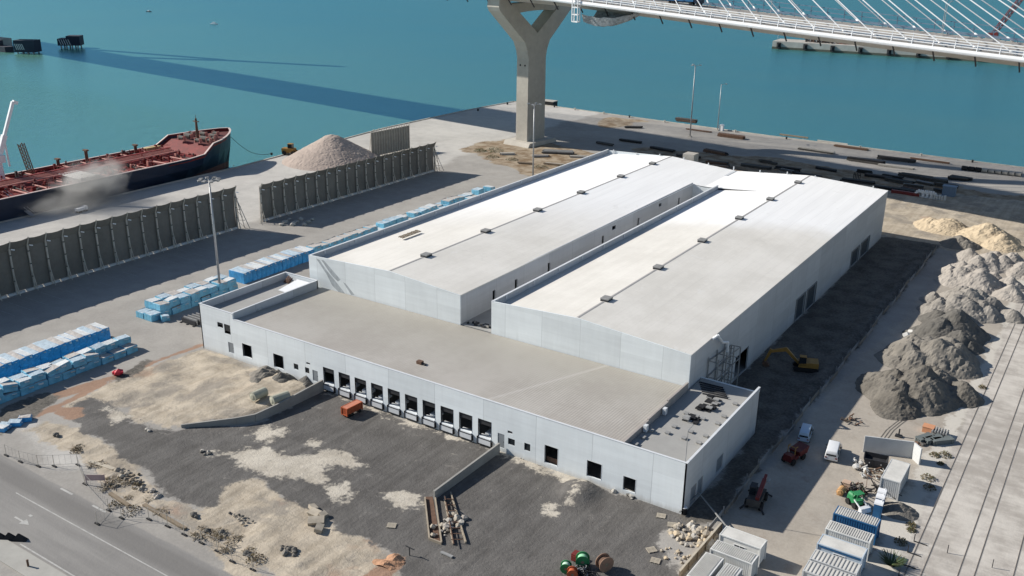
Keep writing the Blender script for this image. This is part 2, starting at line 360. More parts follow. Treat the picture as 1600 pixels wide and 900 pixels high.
Z = Z + np.clip(yard/3, 0, 1) * (fbm(X*.25, Y*.25) - .5)*.12
Z = Z + np.clip(brown/4, 0, 1) * (fbm(X*.2, Y*.2) - .4)*.5
# earth ramp up to a service door
mc = (-14.0, -2.6); Z = Z + 1.05*np.exp(-(((X - mc[0])/2.4)**2 + ((Y - mc[1])/3.2)**2)**1.5)
Z = np.where(inb, 0.0, np.maximum(Z, -.25))
Z = np.where((Y < -41.5), 0, Z)
ny, nx = X.shape
verts = np.stack([X.ravel(), Y.ravel(), Z.ravel()], 1)
idx = np.arange(nx*ny).reshape(ny, nx)
quads = np.stack([idx[:-1, :-1], idx[:-1, 1:], idx[1:, 1:], idx[1:, :-1]], -1).reshape(-1, 4)
me = bpy.data.meshes.new('ground'); me.from_pydata(verts.tolist(), [], quads.tolist())
for k, a in masks.items():
    at_ = me.attributes.new(k, 'FLOAT', 'POINT'); at_.data.foreach_set('value', a.ravel().astype(np.float32))
me.polygons.foreach_set('use_smooth', [True]*len(me.polygons))
ground = bpy.data.objects.new('ground', me); col.objects.link(ground); ground['kind'] = 'structure'

g = NG('site_ground')
big = g.noise(.035, 5, .6); mid = g.noise(.25, 5, .65); fine = g.noise(2.2, 4, .7); grit = g.noise(9.0, 2)
mm = g.math('ADD', g.math('MULTIPLY', big, .5), g.math('ADD', g.math('MULTIPLY', mid, .35), g.math('MULTIPLY', fine, .25)))
mid2 = g.noise(.8, 6, .75)
wob = g.math('MULTIPLY', g.math('SUBTRACT', g.math('ADD', g.math('MULTIPLY', mid2, .75), g.math('ADD', g.math('MULTIPLY', mid, .35), g.math('MULTIPLY', fine, .35))), .725), 1.9)
def sel(name, lo=.3, hi=.7, k=1.0): return g.ramp(g.math('ADD', g.attr(name), g.math('MULTIPLY', wob, k)), lo, hi)
tracks = g.noise(1.0, 4, .6, g.mapping((.9, .05, 1), (0, 0, R(38)))); tracks2 = g.noise(1.0, 4, .6, g.mapping((.06, .8, 1), (0, 0, R(12))))
base = g.mix(g.ramp(mm, .36, .72), (.265, .25, .23), (.375, .355, .325))                        # dusty apron
pale = g.mix(g.ramp(mm, .38, .7), (.385, .37, .345), (.52, .50, .465))
base = g.mix(sel('m_quay', .2, .8, .4), base, pale)
lotc = g.mix(g.ramp(mm, .38, .68), (.305, .272, .232), (.43, .39, .335)); lotc = g.mix(g.math('MULTIPLY', g.ramp(g.noise(.16, 5, .7, dist=.6), .55, .68), .5), lotc, (.27, .215, .17)); base = g.mix(sel('m_lot', .25, .75, .6), base, lotc)
base = g.mix(sel('m_pale', .3, .7, 1.0), base, (.53, .50, .445))
brn = g.mix(g.ramp(mid, .35, .65), (.20, .14, .085), (.36, .30, .225)); base = g.mix(sel('m_brown', .35, .6, .8), base, brn)
railc = g.mix(g.ramp(g.math('ADD', g.math('MULTIPLY', big, .4), g.math('ADD', g.math('MULTIPLY', mid, .4), g.math('MULTIPLY', tracks2, .2))), .41, .58), (.36, .33, .295), (.545, .51, .46)); base = g.mix(sel('m_rail', .3, .7, .4), base, railc)
sandc = g.mix(g.ramp(g.math('ADD', g.math('MULTIPLY', mid, .6), g.math('MULTIPLY', tracks, .4)), .36, .62), (.34, .29, .225), (.50, .435, .345))
stain = g.ramp(g.noise(.11, 5, .7, dist=.5), .50, .62); sandc = g.mix(g.math('MULTIPLY', stain, .65), sandc, (.23, .21, .185))
sandc = g.mix(g.math('MULTIPLY', g.ramp(g.noise(1.0, 5, .7, g.mapping((.16, 1.1, 1), (0, 0, R(-35))), dist=.8), .5, .72), .55), sandc, (.27, .235, .19))
clay = g.ramp(g.noise(.09, 4, .6), .60, .70); sandc = g.mix(g.math('MULTIPLY', clay, .35), sandc, (.40, .22, .14))
base = g.mix(sel('m_sand', .28, .66, 1.0), base, sandc)
yardc = g.mix(g.ramp(g.math('ADD', g.math('MULTIPLY', mid, .4), g.math('ADD', g.math('MULTIPLY', big, .25), g.math('MULTIPLY', tracks, .35))), .34, .66), (.088, .083, .078), (.158, .150, .141))
yardc = g.mix(g.math('MULTIPLY', g.ramp(g.noise(.35, 5, .75, dist=.4), .60, .74), .45), yardc, (.30, .28, .255))
yardc = g.mix(g.math('MULTIPLY', g.ramp(grit, .66, .75), .35), yardc, (.26, .25, .235))
def rings(cx, cy, lo, hi, fq):
    d = g.math('SQRT', g.math('ADD', g.math('POWER', g.math('ADD', g.x, -cx), 2.0), g.math('POWER', g.math('ADD', g.y, -cy), 2.0)))
    d = g.math('ADD', d, g.math('ADD', g.math('MULTIPLY', mid, 3.5), g.math('MULTIPLY', big, 9.0)))
    w_ = g.ramp(g.math('ABSOLUTE', g.math('SUBTRACT', g.math('FRACT', g.math('MULTIPLY', d, fq)), .5)), .36, .5)
    return g.math('MULTIPLY', w_, g.math('MULTIPLY', g.ramp(d, lo, lo+3), g.ramp(d, hi, hi-4)))
trk = g.math('MAXIMUM', rings(-47.0, -20.0, 5.0, 17.0, .52), g.math('MAXIMUM', rings(-8.0, -26.0, 8.0, 22.0, .47), rings(-85.0, -45.0, 18.0, 40.0, .42)))
yardc = g.mix(g.math('MULTIPLY', g.math('MULTIPLY', trk, g.math('MULTIPLY', g.ramp(mid2, .38, .62), g.ramp(g.noise(.07, 3, .6), .47, .60))), .42), yardc, (.215, .20, .185))
base = g.mix(sel('m_yard', .30, .66, 1.0), base, yardc)
base = g.mix(sel('m_clay', .3, .7, .7), base, g.mix(mid2, (.22, .135, .095), (.38, .255, .18)))
patchc = g.mix(g.ramp(mid, .35, .65), (.40, .36, .30), (.54, .495, .42)); base = g.mix(g.math('MULTIPLY', sel('m_patch', .28, .70, 1.2), g.ramp(mid2, .22, .5, .72, 1.0)), base, patchc)
soilc = g.mix(g.ramp(g.math('ADD', g.math('MULTIPLY', mid, .5), g.math('MULTIPLY', fine, .5)), .38, .62), (.075, .07, .062), (.17, .155, .135)); base = g.mix(sel('m_soil', .28, .7, 1.0), base, soilc)
wheel = g.ramp(g.math('ABSOLUTE', g.math('ADD', g.y, g.math('ADD', 44.6, g.math('MULTIPLY', mid, .6)))), 2.2, .8)
roadc = g.mix(g.ramp(g.math('ADD', g.math('MULTIPLY', tracks2, .5), g.math('MULTIPLY', big, .5)), .36, .64), (.215, .207, .197), (.275, .265, .25)); roadc = g.mix(g.math('MULTIPLY', wheel, .7), roadc, (.165, .158, .150))
base = g.mix(sel('m_road', .3, .7, .3), base, roadc)
g.bump(g.math('ADD', g.math('MULTIPLY', mid, .6), g.math('ADD', g.math('MULTIPLY', fine, .5), g.math('MULTIPLY', grit, .15))), g.math('ADD', .25, g.math('MULTIPLY', g.math('MAXIMUM', g.attr('m_sand'), g.attr('m_yard')), .45)), .35)
me.materials.append(g.done(base, .93, .2))

# quay walls below the apron edge, sea
mb = MB()
edgepts = [(verts[idx[j, 0]][0], verts[idx[j, 0]][1]) for j in range(0, ny)] + [(verts[idx[-1, i]][0], verts[idx[-1, i]][1]) for i in range(nx)]
for a, b in zip(edgepts, edgepts[1:]): mb.quad((*a, -.0), (*b, -.0), (*b, -12), (*a, -12))
tag(mb.build('quay_wall', conc_m), kind='structure')
g = NG('sea_water')
n1 = g.noise(.010, 4, .5); n2 = g.noise(.22, 4, .6, g.mapping((.6, 1.6, 1), (0, 0, R(-20)))); n3 = g.noise(1.1, 3, .6, g.mapping((.7, 1.5, 1), (0, 0, R(-15))))
silt = g.ramp(g.math('ADD', g.math('ADD', g.math('MULTIPLY', g.x, -.0010), g.math('MULTIPLY', g.y, -.0026)), g.math('MULTIPLY', g.math('SUBTRACT', n1, .5), .5)), -1.1, .05)
wind = g.ramp(g.noise(1.0, 4, .6, g.mapping((.004, .016, 1), (0, 0, R(-12)))), .35, .68)
wc = g.mix(silt, (.050, .162, .150), (.092, .218, .152))
streak = g.ramp(g.noise(1.0, 5, .7, g.mapping((.012, .10, 1), (0, 0, R(-14)))), .60, .78); wc = g.mix(g.math('MULTIPLY', wind, .22), wc, (.11, .24, .22)); wc = g.mix(g.math('MULTIPLY', streak, .35), wc, (.17, .30, .29))
hgt_ = g.math('ADD', n2, g.math('MULTIPLY', n3, .35)); g.bump(hgt_, g.math('ADD', .55, g.math('MULTIPLY', wind, .45)), .6)
N_ = g.n.nodes; Lk = g.n.links; bmp = [q for q in N_ if q.type == 'BUMP'][0]
df = N_.new('ShaderNodeBsdfDiffuse'); gl = N_.new('ShaderNodeBsdfGlossy'); fr_ = N_.new('ShaderNodeFresnel'); ms = N_.new('ShaderNodeMixShader')
Lk.new(wc, df.inputs['Color']); gl.inputs['Color'].default_value = (.31, .69, .90, 1); gl.inputs['Roughness'].default_value = .24; fr_.inputs['IOR'].default_value = 1.33
Lk.new(bmp.outputs[0], df.inputs['Normal']); Lk.new(bmp.outputs[0], gl.inputs['Normal']); Lk.new(bmp.outputs[0], fr_.inputs['Normal'])
fc = g.math('MINIMUM', g.math('ADD', .04, g.math('MULTIPLY', fr_.outputs[0], .85)), .5)
Lk.new(fc, ms.inputs[0]); Lk.new(df.outputs[0], ms.inputs[1]); Lk.new(gl.outputs[0], ms.inputs[2])
Lk.new(ms.outputs[0], [q for q in N_ if q.type == 'OUTPUT_MATERIAL'][0].inputs['Surface']); N_.remove(g.b); sea_m = g.mt
sea = MB().quad((-3900, -900, -3), (3900, -900, -3), (3900, 4900, -3), (-3900, 4900, -3)).build('sea', sea_m); sea['kind'] = 'structure'

# painted road marks
mb = MB(); z = .012
def strip_line(p, q, wd, zz=z):
    p, q = Vector((*p, zz)), Vector((*q, zz)); d = (q-p).normalized(); a = Vector((-d.y, d.x, 0))*wd/2
    mb.quad(p-a, q-a, q+a, p+a)
strip_line((-77.6, -47.0), (60, -47.0), .16); strip_line((-66.0, -53.25), (60, -53.25), .2)
strip_line((-73.6, -42.9), (-70.9, -42.9), .3); strip_line((-66.3, -42.95), (-63.4, -42.95), .3)
strip_line((-72.2, -50.3), (-70.4, -50.3), .25); mb.add([(-70.4, -50.9, z), (-69.0, -50.3, z), (-70.4, -49.7, z)], [(0, 1, 2)])
strip_line((-71.1, -49.0), (-70.5, -49.0), .35)
tag(mb.build('road_marking', paintw_m), kind='structure')
mb = MB()
for k in range(22):
    y = -22 + k*3.6
    strip_line((-147.5, y), (-139.5, y + .2), .12, .012)
for k in range(19):
    y = 66 + k*3.6; strip_line((-147, y), (-139.5, y + .2), .12, .012)
pm2 = mat('worn_bay_paint', (.38, .37, .35), .9, .3, .8)
tag(mb.build('parking_marking', pm2), kind='structure')
# traffic island with kerb
mb = MB(); mb.prism([(-80, -56.6), (60, -56.6), (60, -53.75), (-71, -53.75), (-80, -54.6)], 0, .13)
tag(mb.build('pavement', mat('island_concrete', (.37, .36, .33), .9, .1, .4)), kind='structure')
mb = MB(); mb.box(-70, -58.3, .008, 60, -58.1, .012); tag(mb.build('edge_line', paintw_m), kind='structure')

# ------------------------------------------------------------------ the warehouse
WH = empty('warehouse', (0, 0, 0), 0, 'huge pale precast concrete warehouse with two long white roofed halls and loading docks', 'warehouse')

def wall(name, p, q, z0, z1, th, holes, mt, inward, parent=WH):
    """wall from p to q (plan), holes = (s0, s1, za, zb) along it; inward = plan unit vector to the inside"""
    p, q, n = Vector((*p, 0)), Vector((*q, 0)), Vector((*inward, 0)) * th
    d = (q - p); Ln = d.length; d.normalize()
    ss = sorted({0, Ln, *[h[0] for h in holes], *[h[1] for h in holes]}); zz = sorted({z0, z1, *[h[2] for h in holes], *[h[3] for h in holes]})
    pt = lambda s, zv, k: p + d*s + n*k + Vector((0, 0, zv))
    mb = MB()
    for a, b in zip(ss, ss[1:]):
        for c, e in zip(zz, zz[1:]):
            if any(h[0]-1e-4 <= a and b <= h[1]+1e-4 and h[2]-1e-4 <= c and e <= h[3]+1e-4 for h in holes): continue
            for k in (0, 1): mb.quad(pt(a, c, k), pt(b, c, k), pt(b, e, k), pt(a, e, k))
    for h in holes:
        c = [(h[0], h[2]), (h[1], h[2]), (h[1], h[3]), (h[0], h[3])]
        for i in range(4):
            (a, b), (e, f2) = c[i], c[(i+1) % 4]; mb.quad(pt(a, b, 0), pt(e, f2, 0), pt(e, f2, 1), pt(a, b, 1))
    mb.quad(pt(0, z1, 0), pt(Ln, z1, 0), pt(Ln, z1, 1), pt(0, z1, 1)); mb.quad(pt(0, z0, 0), pt(0, z1, 0), pt(0, z1, 1), pt(0, z0, 1)); mb.quad(pt(Ln, z0, 0), pt(Ln, z1, 0), pt(Ln, z1, 1), pt(Ln, z0, 1))
    return mb.build(name, mt, parent, fix=False)

TOP, OFF = 7.83, 8.85
docks = [(-65.24 + 3.545*i, -62.9 + 3.545*i) for i in range(10)]
fo = []
sx = lambda x: x + 87.0
holes = [(sx(a), sx(b), 1.50, 4.30) for a, b in docks]
big = [(-85.1, -82.75, 1.2, 3.7), (-77.2, -74.8, 1.2, 3.75), (-21.6, -19.4, .75, 3.65), (-14.6, -12.3, .95, 3.45), (-8.85, -7.0, .75, 2.9)]
wins = [(-72.3, -71.2, 2.1, 3.15), (-69.6, -68.6, 2.1, 3.15), (-27.95, -26.75, 1.7, 2.75), (-25.1, -24.05, 1.65, 2.85)]
vents = [(-69.2, -68.3, 3.85, 4.2), (-28.05, -27.2, 3.55, 3.95)]
doors = [(-67.85, -66.6, 1.1, 3.1), (-29.8, -28.6, .7, 3.0)]
for h in big + wins + vents + doors: holes.append((sx(h[0]), sx(h[1]), h[2], h[3]))
wall('front_wall', (-87, 0), (.2, 0), -.3, TOP, .25, holes, front_m, (0, 1))
wall('front_wall', (-96, 0), (-87, 0), -.3, OFF, .25, [(96-91.35, 96-89.85, 5.4, 6.35), (96-89.55, 96-87.95, 4.55, 6.4), (96-88.9, 96-87.5, 1.0, 3.0)], front_m, (0, 1))
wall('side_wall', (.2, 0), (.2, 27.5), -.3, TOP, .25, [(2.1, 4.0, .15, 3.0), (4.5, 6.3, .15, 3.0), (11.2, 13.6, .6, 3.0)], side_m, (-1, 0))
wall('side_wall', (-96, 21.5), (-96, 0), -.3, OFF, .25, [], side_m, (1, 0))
wall('rear_wall', (.2, 27.5), (-9.6, 27.5), -.3, 7.0, .25, [], front_m, (0, -1))
wall('rear_wall', (-87.2, 21.5), (-96, 21.5), -.3, OFF, .25, [], front_m, (0, -1))
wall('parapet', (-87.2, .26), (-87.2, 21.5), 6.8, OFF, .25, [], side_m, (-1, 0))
# stepped divider parapet between low roof and annex roof
mb = MB()
for a, b, t in ((.26, 8, 7.82), (8, 14.6, 8.02), (14.6, 21.9, 8.25)): mb.box(-9.5, a, 6.4, -9.22, b, t)
mb.build('parapet', mat('parapet_inner', (.34, .31, .29), .85, .12, .4), WH)
for (a, b, c, d_) in ((-87, -.03, .23, .28), (-.08, -.03, .23, 27.5)): pass
mb = MB()
mb.box(-86.9, -.04, TOP, -9.5, .29, TOP+.05); mb.box(-9.5, -.04, TOP, .24, .29, TOP+.05); mb.box(-.1, .29, TOP, .24, 27.5, TOP+.05)
mb.box(-96.04, -.04, OFF, -86.96, .29, OFF+.05); mb.box(-96.04, .29, OFF, -95.72, 21.2, OFF+.05); mb.box(-87.48, .29, OFF, -87.16, 21.2, OFF+.05); mb.box(-96.04, 21.2, OFF, -87.16, 21.54, OFF+.05)
mb.build('coping', cap_m, WH)

# roofs of the low blocks
def sheet(name, pts, th, mt, parent=WH):
    mb = MB(); n = len(pts); lo = [(p[0], p[1], p[2]-th) for p in pts]
    mb.add(list(pts) + lo, [tuple(range(n)), tuple(range(2*n-1, n-1, -1))] + [(i, i+n, (i+1) % n + n, (i+1) % n) for i in range(n)])
    return mb.build(name, mt, parent)
low_roof = sheet('low_roof', [(-86.95, .26, 7.55), (-9.5, .26, 7.55), (-9.5, 22.3, 7.22), (-86.95, 22.3, 7.22)], .25, lowroof_m)
annex_roof = sheet('annex_roof', [(-9.2, .26, 6.9), (-.06, .26, 6.9), (-.06, 27.24, 6.9), (-9.2, 27.24, 6.9)], .25, flat_m)
office_roof = sheet('office_roof', [(-95.74, .26, 7.5), (-87.46, .26, 7.5), (-87.46, 21.24, 7.5), (-95.74, 21.24, 7.5)], .25, flat_m)
sheet('courtyard_floor', [(-53.3, 22.6, 7.3), (-46.5, 22.6, 7.3), (-46.5, 124.3, 7.3), (-53.3, 124.3, 7.3)], .25, flat_m)

# halls: gable fronts, side walls, roofs
YF, YB, YG = 22.4, 146.6, 124.4
def gable(name, x0, x1, y, zl, zr, xr, zridge, mt, zbot=-.3, th=.25, into=1):
    mb = MB(); mb.extrude([(x0, y, zbot), (x1, y, zbot), (x1, y, zr), (xr, y, zridge), (x0, y, zl)], (0, th*into, 0)); return mb.build(name, mt, WH)
gable('gable_wall', -90.2, -53.2, YF, 13.25, 12.85, -69.5, 14.08, hallf_m, 6)
gable('gable_wall', -46.5, -9.4, YF, 13.2, 12.6, -29.5, 14.05, hallf_m, 6)
mb = MB(); mb.extrude([(-90.2, YB, -.3), (-9.4, YB, -.3), (-9.4, YB, 12.7), (-29.5, YB, 13.75), (-50, YB, 12.25), (-69.5, YB, 13.75), (-90.2, YB, 13.0)], (0, -.25, 0)); mb.build('rear_wall', hallf_m, WH)
hp = [(76.0-22.65, 81.5-22.65, .1, 4.9), (83.0-22.65, 89.0-22.65, .1, 4.9), (117.0-22.65, 123.5-22.65, .1, 4.1), (125.5-22.65, 133.0-22.65, .1, 4.1), (43.0-22.65, 49.4-22.65, .1, 4.5)]
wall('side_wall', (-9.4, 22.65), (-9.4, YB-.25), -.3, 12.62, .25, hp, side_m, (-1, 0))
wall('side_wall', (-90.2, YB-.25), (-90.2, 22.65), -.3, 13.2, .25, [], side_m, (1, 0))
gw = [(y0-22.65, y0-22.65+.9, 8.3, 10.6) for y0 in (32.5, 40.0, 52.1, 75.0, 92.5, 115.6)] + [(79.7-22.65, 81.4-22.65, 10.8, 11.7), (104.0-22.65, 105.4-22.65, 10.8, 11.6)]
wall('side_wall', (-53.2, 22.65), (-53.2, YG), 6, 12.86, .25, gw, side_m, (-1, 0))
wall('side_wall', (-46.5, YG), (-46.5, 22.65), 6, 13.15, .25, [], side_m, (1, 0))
wall('end_wall', (-53.2, YG), (-46.5, YG), 6, 12.3, .25, [], hallf_m, (0, 1))
def hall_roof(x0, xr, x1, z0, zr, z1, y0, y1, zrb, z0b=None, z1b=None):
    """two slopes; slight rise of the ridge so the sheet reads as one skin"""
    z0b = z0 if z0b is None else z0b; z1b = z1 if z1b is None else z1b
    mb = MB(); th = .18
    for a, b in (((x0, z0, z0b), (xr, zr, zrb)), ((xr, zr, zrb), (x1, z1, z1b))):
        top = [(a[0], y0, a[1]), (b[0], y0, b[1]), (b[0], y1, b[2]), (a[0], y1, a[2])]
        mb.add(top + [(p[0], p[1], p[2]-th) for p in top], [(0,1,2,3), (7,6,5,4), (0,4,5,1), (1,5,6,2), (2,6,7,3), (3,7,4,0)])
    return mb.build('hall_roof', roof_m, WH, fix=False)
RL = hall_roof(-89.95, -69.5, -53.1, 11.95, 14.12, 12.92, YF+.2, YG, 13.9, 11.95, 12.55)
RR = hall_roof(-46.3, -29.5, -9.32, 11.95, 14.10, 12.68, YF+.2, YG, 13.9, 11.95, 12.72)
hall_roof(-89.95, -69.5, -50, 11.95, 13.9, 12.25, YG, YB+.05, 13.82, 11.95, 12.25)
hall_roof(-50, -29.5, -9.32, 12.25, 13.9, 12.72, YG, YB+.05, 13.82, 12.25, 12.75)
# left-hand parapets with coping and tall clips
for xx, y1 in ((-90.2, YB), (-46.5, YG)):
    mb = MB(); mb.box(xx-.06, YF, 13.2, xx+.36, y1, 13.26)
    for k in range(int((y1-YF)/9)): mb.box(xx+.25, YF+4+9*k, 12.5, xx+.42, YF+4.3+9*k, 13.19)
    mb.build('coping', cap_m, WH)
# slanting cast shadow painted as dark shapes on the left hall front
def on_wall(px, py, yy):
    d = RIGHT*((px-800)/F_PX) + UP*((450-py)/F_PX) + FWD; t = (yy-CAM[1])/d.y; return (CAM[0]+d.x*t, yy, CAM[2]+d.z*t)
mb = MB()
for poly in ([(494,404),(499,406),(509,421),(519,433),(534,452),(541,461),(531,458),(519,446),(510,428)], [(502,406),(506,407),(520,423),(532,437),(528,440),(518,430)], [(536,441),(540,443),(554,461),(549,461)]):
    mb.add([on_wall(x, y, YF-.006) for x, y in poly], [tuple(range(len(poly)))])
mb.build('painted_shadow', mat('painted_shadow', (.36, .39, .41), .8, .25, .9), WH, fix=False)
# ridge flashing and ridge vents
for xr, ys, zf in ((-69.5, (33.4, 53.5, 74.1, 94.0, 115.0, 134.0), 14.12), (-29.5, (32.5, 53.1, 74.1, 95.0, 115.4, 136.4), 14.10)):
    par = RL if xr < -50 else RR
    mb = MB()
    for a, b, z0, z1 in ((YF+.22, YG, zf, 13.9), (YG, YB, 13.9, 13.82)):
        mb.add([(xr-.28, a, z0-.01), (xr, a, z0+.05), (xr+.28, a, z0-.01), (xr-.28, b, z1-.01), (xr, b, z1+.05), (xr+.28, b, z1-.01)], [(0, 1, 4, 3), (1, 2, 5, 4)])
    mb.build('ridge_flashing', mat('ridge_grey_%d' % abs(xr), (.36, .35, .34), .6, .1, .5), par, fix=False)
    for y0 in ys:
        zz = np.interp(y0, [YF, YG, YB], [zf, 13.9, 13.82])
        mb = MB(); mb.box(xr-.7, y0-.95, zz-.1, xr+.7, y0+.95, zz+.26)
        for s in (-1, 0, 1): mb.box(xr-.78, y0+s*.62-.24, zz+.26, xr+.78, y0+s*.62+.24, zz+.48, 1)
        mb.build('ridge_vent', [dark_m, grey_m], par)
mb = MB()
for k in range(11):
    x = -88 + k*7.5; mb.box(x-.12, YB-.6, 12.2, x+.12, YB-.35, 14.1 if k in (2, 3, 7, 8) else 13.5)
mb.build('roof_anchor', cap_m, WH)
mb = MB(); mb.box(-50.4, 139, 12.3, -49.6, 146, 12.4); mb.build('valley_gutter', cap_m, WH)

# loading docks
for i, (a, b) in enumerate(docks):
    mb = MB()
    for x0, x1, z0, z1 in ((a-.05, a, 1.5, 4.35), (b, b+.05, 1.5, 4.35), (a, b, 4.30, 4.35)): mb.box(x0, -.02, z0, x1, .2, z1)
    fr = mb.build('loading_dock', dark_m, WH)
    mb = MB(); mb.box(a+.12, -.34, .42, b+.12, -.01, 1.24); mb.box(a+.06, -.2, 1.30, b-.02, .9, 1.42); mb.build('dock_leveller', cap_m, fr)
    mb = MB(); mb.box(a-.04, -.40, .28, a+.12, -.01, 1.5); mb.box(b+.12, -.40, .28, b+.26, -.01, 1.18); mb.box(a+.12, -.40, .28, b+.12, -.01, .42); mb.box(a+.12, -.36, 1.24, b+.12, -.01, 1.30); mb.build('dock_bumper', black_m, fr)
    mb = MB(); mb.box(a, .12, 3.5, b, .2, 4.3); mb.build('roller_shutter', dark_m, fr)
    if i in (1, 2, 3, 4, 6, 9):
        mb = MB(); mb.box(a+.6, .95, 1.45, b-.1, 2.4, 1.75 + .1*(i % 3)); mb.build('ramp_plate', white_m, fr)
for h in wins:
    mb = MB(); a, b, c, d_ = h
    for x0, x1, z0, z1 in ((a, a+.07, c, d_), (b-.07, b, c, d_), (a+.07, b-.07, c, c+.07), (a+.07, b-.07, d_-.07, d_)): mb.box(x0, .08, z0, x1, .16, z1)
    f = mb.build('window', dark_m, WH); mb = MB(); mb.box(a+.07, .11, c+.07, b-.07, .13, d_-.07); mb.build('pane', glass_m, f)
for (a, b, c, d_) in ((-91.35, -89.85, 5.4, 6.35), (-89.55, -87.95, 4.55, 6.4)):
    mb = MB()
    for x0, x1, z0, z1 in ((a, a+.07, c, d_), (b-.07, b, c, d_), (a+.07, b-.07, c, c+.07), (a+.07, b-.07, d_-.07, d_), (a+.07, b-.07, c+.55, c+.62)): mb.box(x0, .08, z0, x1, .16, z1)
    f = mb.build('window', dark_m, WH); mb = MB(); mb.box(a+.07, .11, c+.62, b-.07, .13, d_-.07); mb.build('pane', glass_m, f)
for (a, b, c, d_) in doors + [(-88.9, -87.5, 1.0, 3.0)]:
    mb = MB(); mb.box(a, .06, c, b, .12, d_); dd = mb.build('door', door_m, WH); mb = MB(); mb.box(b-.2, .02, c+.95, b-.12, .06, c+1.1); mb.build('handle', dark_m, dd)
for (a, b, c, d_) in vents: MB().box(a, .1, c, b, .15, d_).build('wall_vent', dark_m, WH)
for (a, b, c, d_) in big:
    mb = MB()
    for x0, x1, z0, z1 in ((a-.06, a, c, d_+.06), (b, b+.06, c, d_+.06), (a, b, d_, d_+.06)): mb.box(x0, -.02, z0, x1, .2, z1)
    MB2 = mb.build('doorway', cap_m, WH)
MB().box(-21.5, .5, .75, -19.5, .6, 1.55).build('door_barrier', rust_m, WH)
for y0, y1, z1 in ((76, 81.5, 4.9), (83, 89, 4.9), (117, 123.5, 4.1), (125.5, 133, 4.1)):
    mb = MB(); mb.box(-9.62, y0, .1, -9.55, y1, z1); s_ = mb.build('shutter_door', mat('shutter_%d' % y0, (.045, .06, .075), .5, .1, .5), WH)
    mb = MB(); mb.box(-9.39, y0-.18, .1, -9.2, y0, z1+.15); mb.box(-9.39, y1, .1, -9.2, y1+.18, z1+.15); mb.box(-9.39, y0, z1, -9.2, y1, z1+.15); mb.build('door_frame', grey_m, s_)
for y0, y1, z0, z1 in ((2.1, 4.0, .15, 3.0), (4.5, 6.3, .15, 3.0), (11.2, 13.6, .6, 3.0)): MB().box(.02, y0, z0, .06, y1, z1).build('door', door_m, WH)
# service ladder cage with ducts on the hall's right wall
mb = MB()
for y in (29.6, 33.2, 36.4, 39.6):
    for x in (-9.2, -7.6): mb.bar((x, y, 0.05), (x, y, 9.6 if y < 39 else 8.2), .16)
for zz in (3.2, 6.2, 9.0):
    for x in (-9.2, -7.6): mb.bar((x, 29.6, zz), (x, 39.6, zz if zz < 9 else 8.2), .14)
    for y in (29.6, 33.2, 36.4, 39.6): mb.bar((-9.2, y, zz if y < 39 or zz < 9 else 8.2), (-7.6, y, zz if y < 39 or zz < 9 else 8.2), .12)
for k in range(14): mb.bar((-7.6, 34.0, .4+.55*k), (-7.6, 35.6, .4+.55*k), .08)
mb.build('service_frame', grey_m, WH)
mb = MB(); mb.tube((-8.6, 31.0, 13.1), (-8.6, 33.5, 11.0), .22); mb.tube((-8.6, 33.5, 11.0), (-8.4, 35.4, 10.4), .22); mb.tube((-8.4, 35.4, 10.4), (-8.4, 35.6, 8.6), .22); mb.tube((-9.3, 30.6, 12.4), (-8.6, 31.0, 13.1), .22)
mb.build('duct', white_m, WH)
# roof furniture that is fixed down
for px, py in ((1230,295),(1130,405),(1075,468),(970,578),(910,637),(840,540),(780,597),(695,495),(635,550),(490,530),(420,590),(355,650),(945,425),(800,380)):
    q = at(930+px/5.626, 580+py/5.626, 6.9); mb = MB(); mb.box(q.x-.28, q.y-.28, 6.89, q.x+.28, q.y+.28, 7.12); mb.box(q.x-.34, q.y-.34, 7.12, q.x+.34, q.y+.34, 7.2, 1)
    mb.build('skylight_kerb', [conc_m, grey_m], annex_roof)
for q in ((-9.05, 12.5), (-9.05, 6.2)): MB().box(q[0], q[1]-.35, 7.0, q[0]+.5, q[1]+.35, 8.0).build('downpipe_box', cap_m, annex_roof)
mb = MB(); mb.tube((-.4, .8, 6.9), (-.4, .8, 12.2), .05); mb.tube((-.4, .8, 12.2), (-.2, 2.0, 12.6), .045); mb.build('roof_lamp', steel_m, WH)
mb = MB()
for k in range(6): mb.tube((-8.9+.4*k, 25.5-.7*k, 7.0), (-5+.4*k, 25.6-.6*k, 7.05), .12)
tag(mb.build('pipe_bundle', dark_m), 'dark loose pipes lying on the annex roof in the hall shadow', 'pipes')
# things lying on the roofs
def pallet_rack(name, c, sx_, sy_, h, seed, label, cat, mts):
    rn = random.Random(seed); mb = MB()
    for k in range(int(sx_*sy_*2.2)):
        x = c[0] + rn.uniform(-sx_, sx_)/2; y = c[1] + rn.uniform(-sy_, sy_)/2; z = c[2] + rn.uniform(0, h*.6)
        mb.box(x-.45, y-.35, z, x+.45, y+.35, z+.16, rn.choice((0, 0, 0, 1)))
    mb.box(c[0]-sx_/2, c[1]-sy_/2, c[2]-.004, c[0]+sx_/2, c[1]+sy_/2, c[2]+.12)
    return tag(mb.build(name, mts), label, cat)
pallet_rack('material_stack', (-4.6, 20.6, 6.92), 2.0, 1.9, .8, 1, 'black pallet stack with grey packs farthest back on the annex roof', 'pallet stack', [black_m, grey_m])
pallet_rack('material_stack', (-4.75, 17.7, 6.92), 2.2, 1.8, .8, 2, 'black pallet stack in the middle of the annex roof with pale packs', 'pallet stack', [black_m, grey_m])
pallet_rack('material_stack', (-4.9, 13.4, 6.92), 2.2, 2.2, .8, 3, 'black pallet stack standing alone nearest the front of the annex roof', 'pallet stack', [black_m, grey_m])
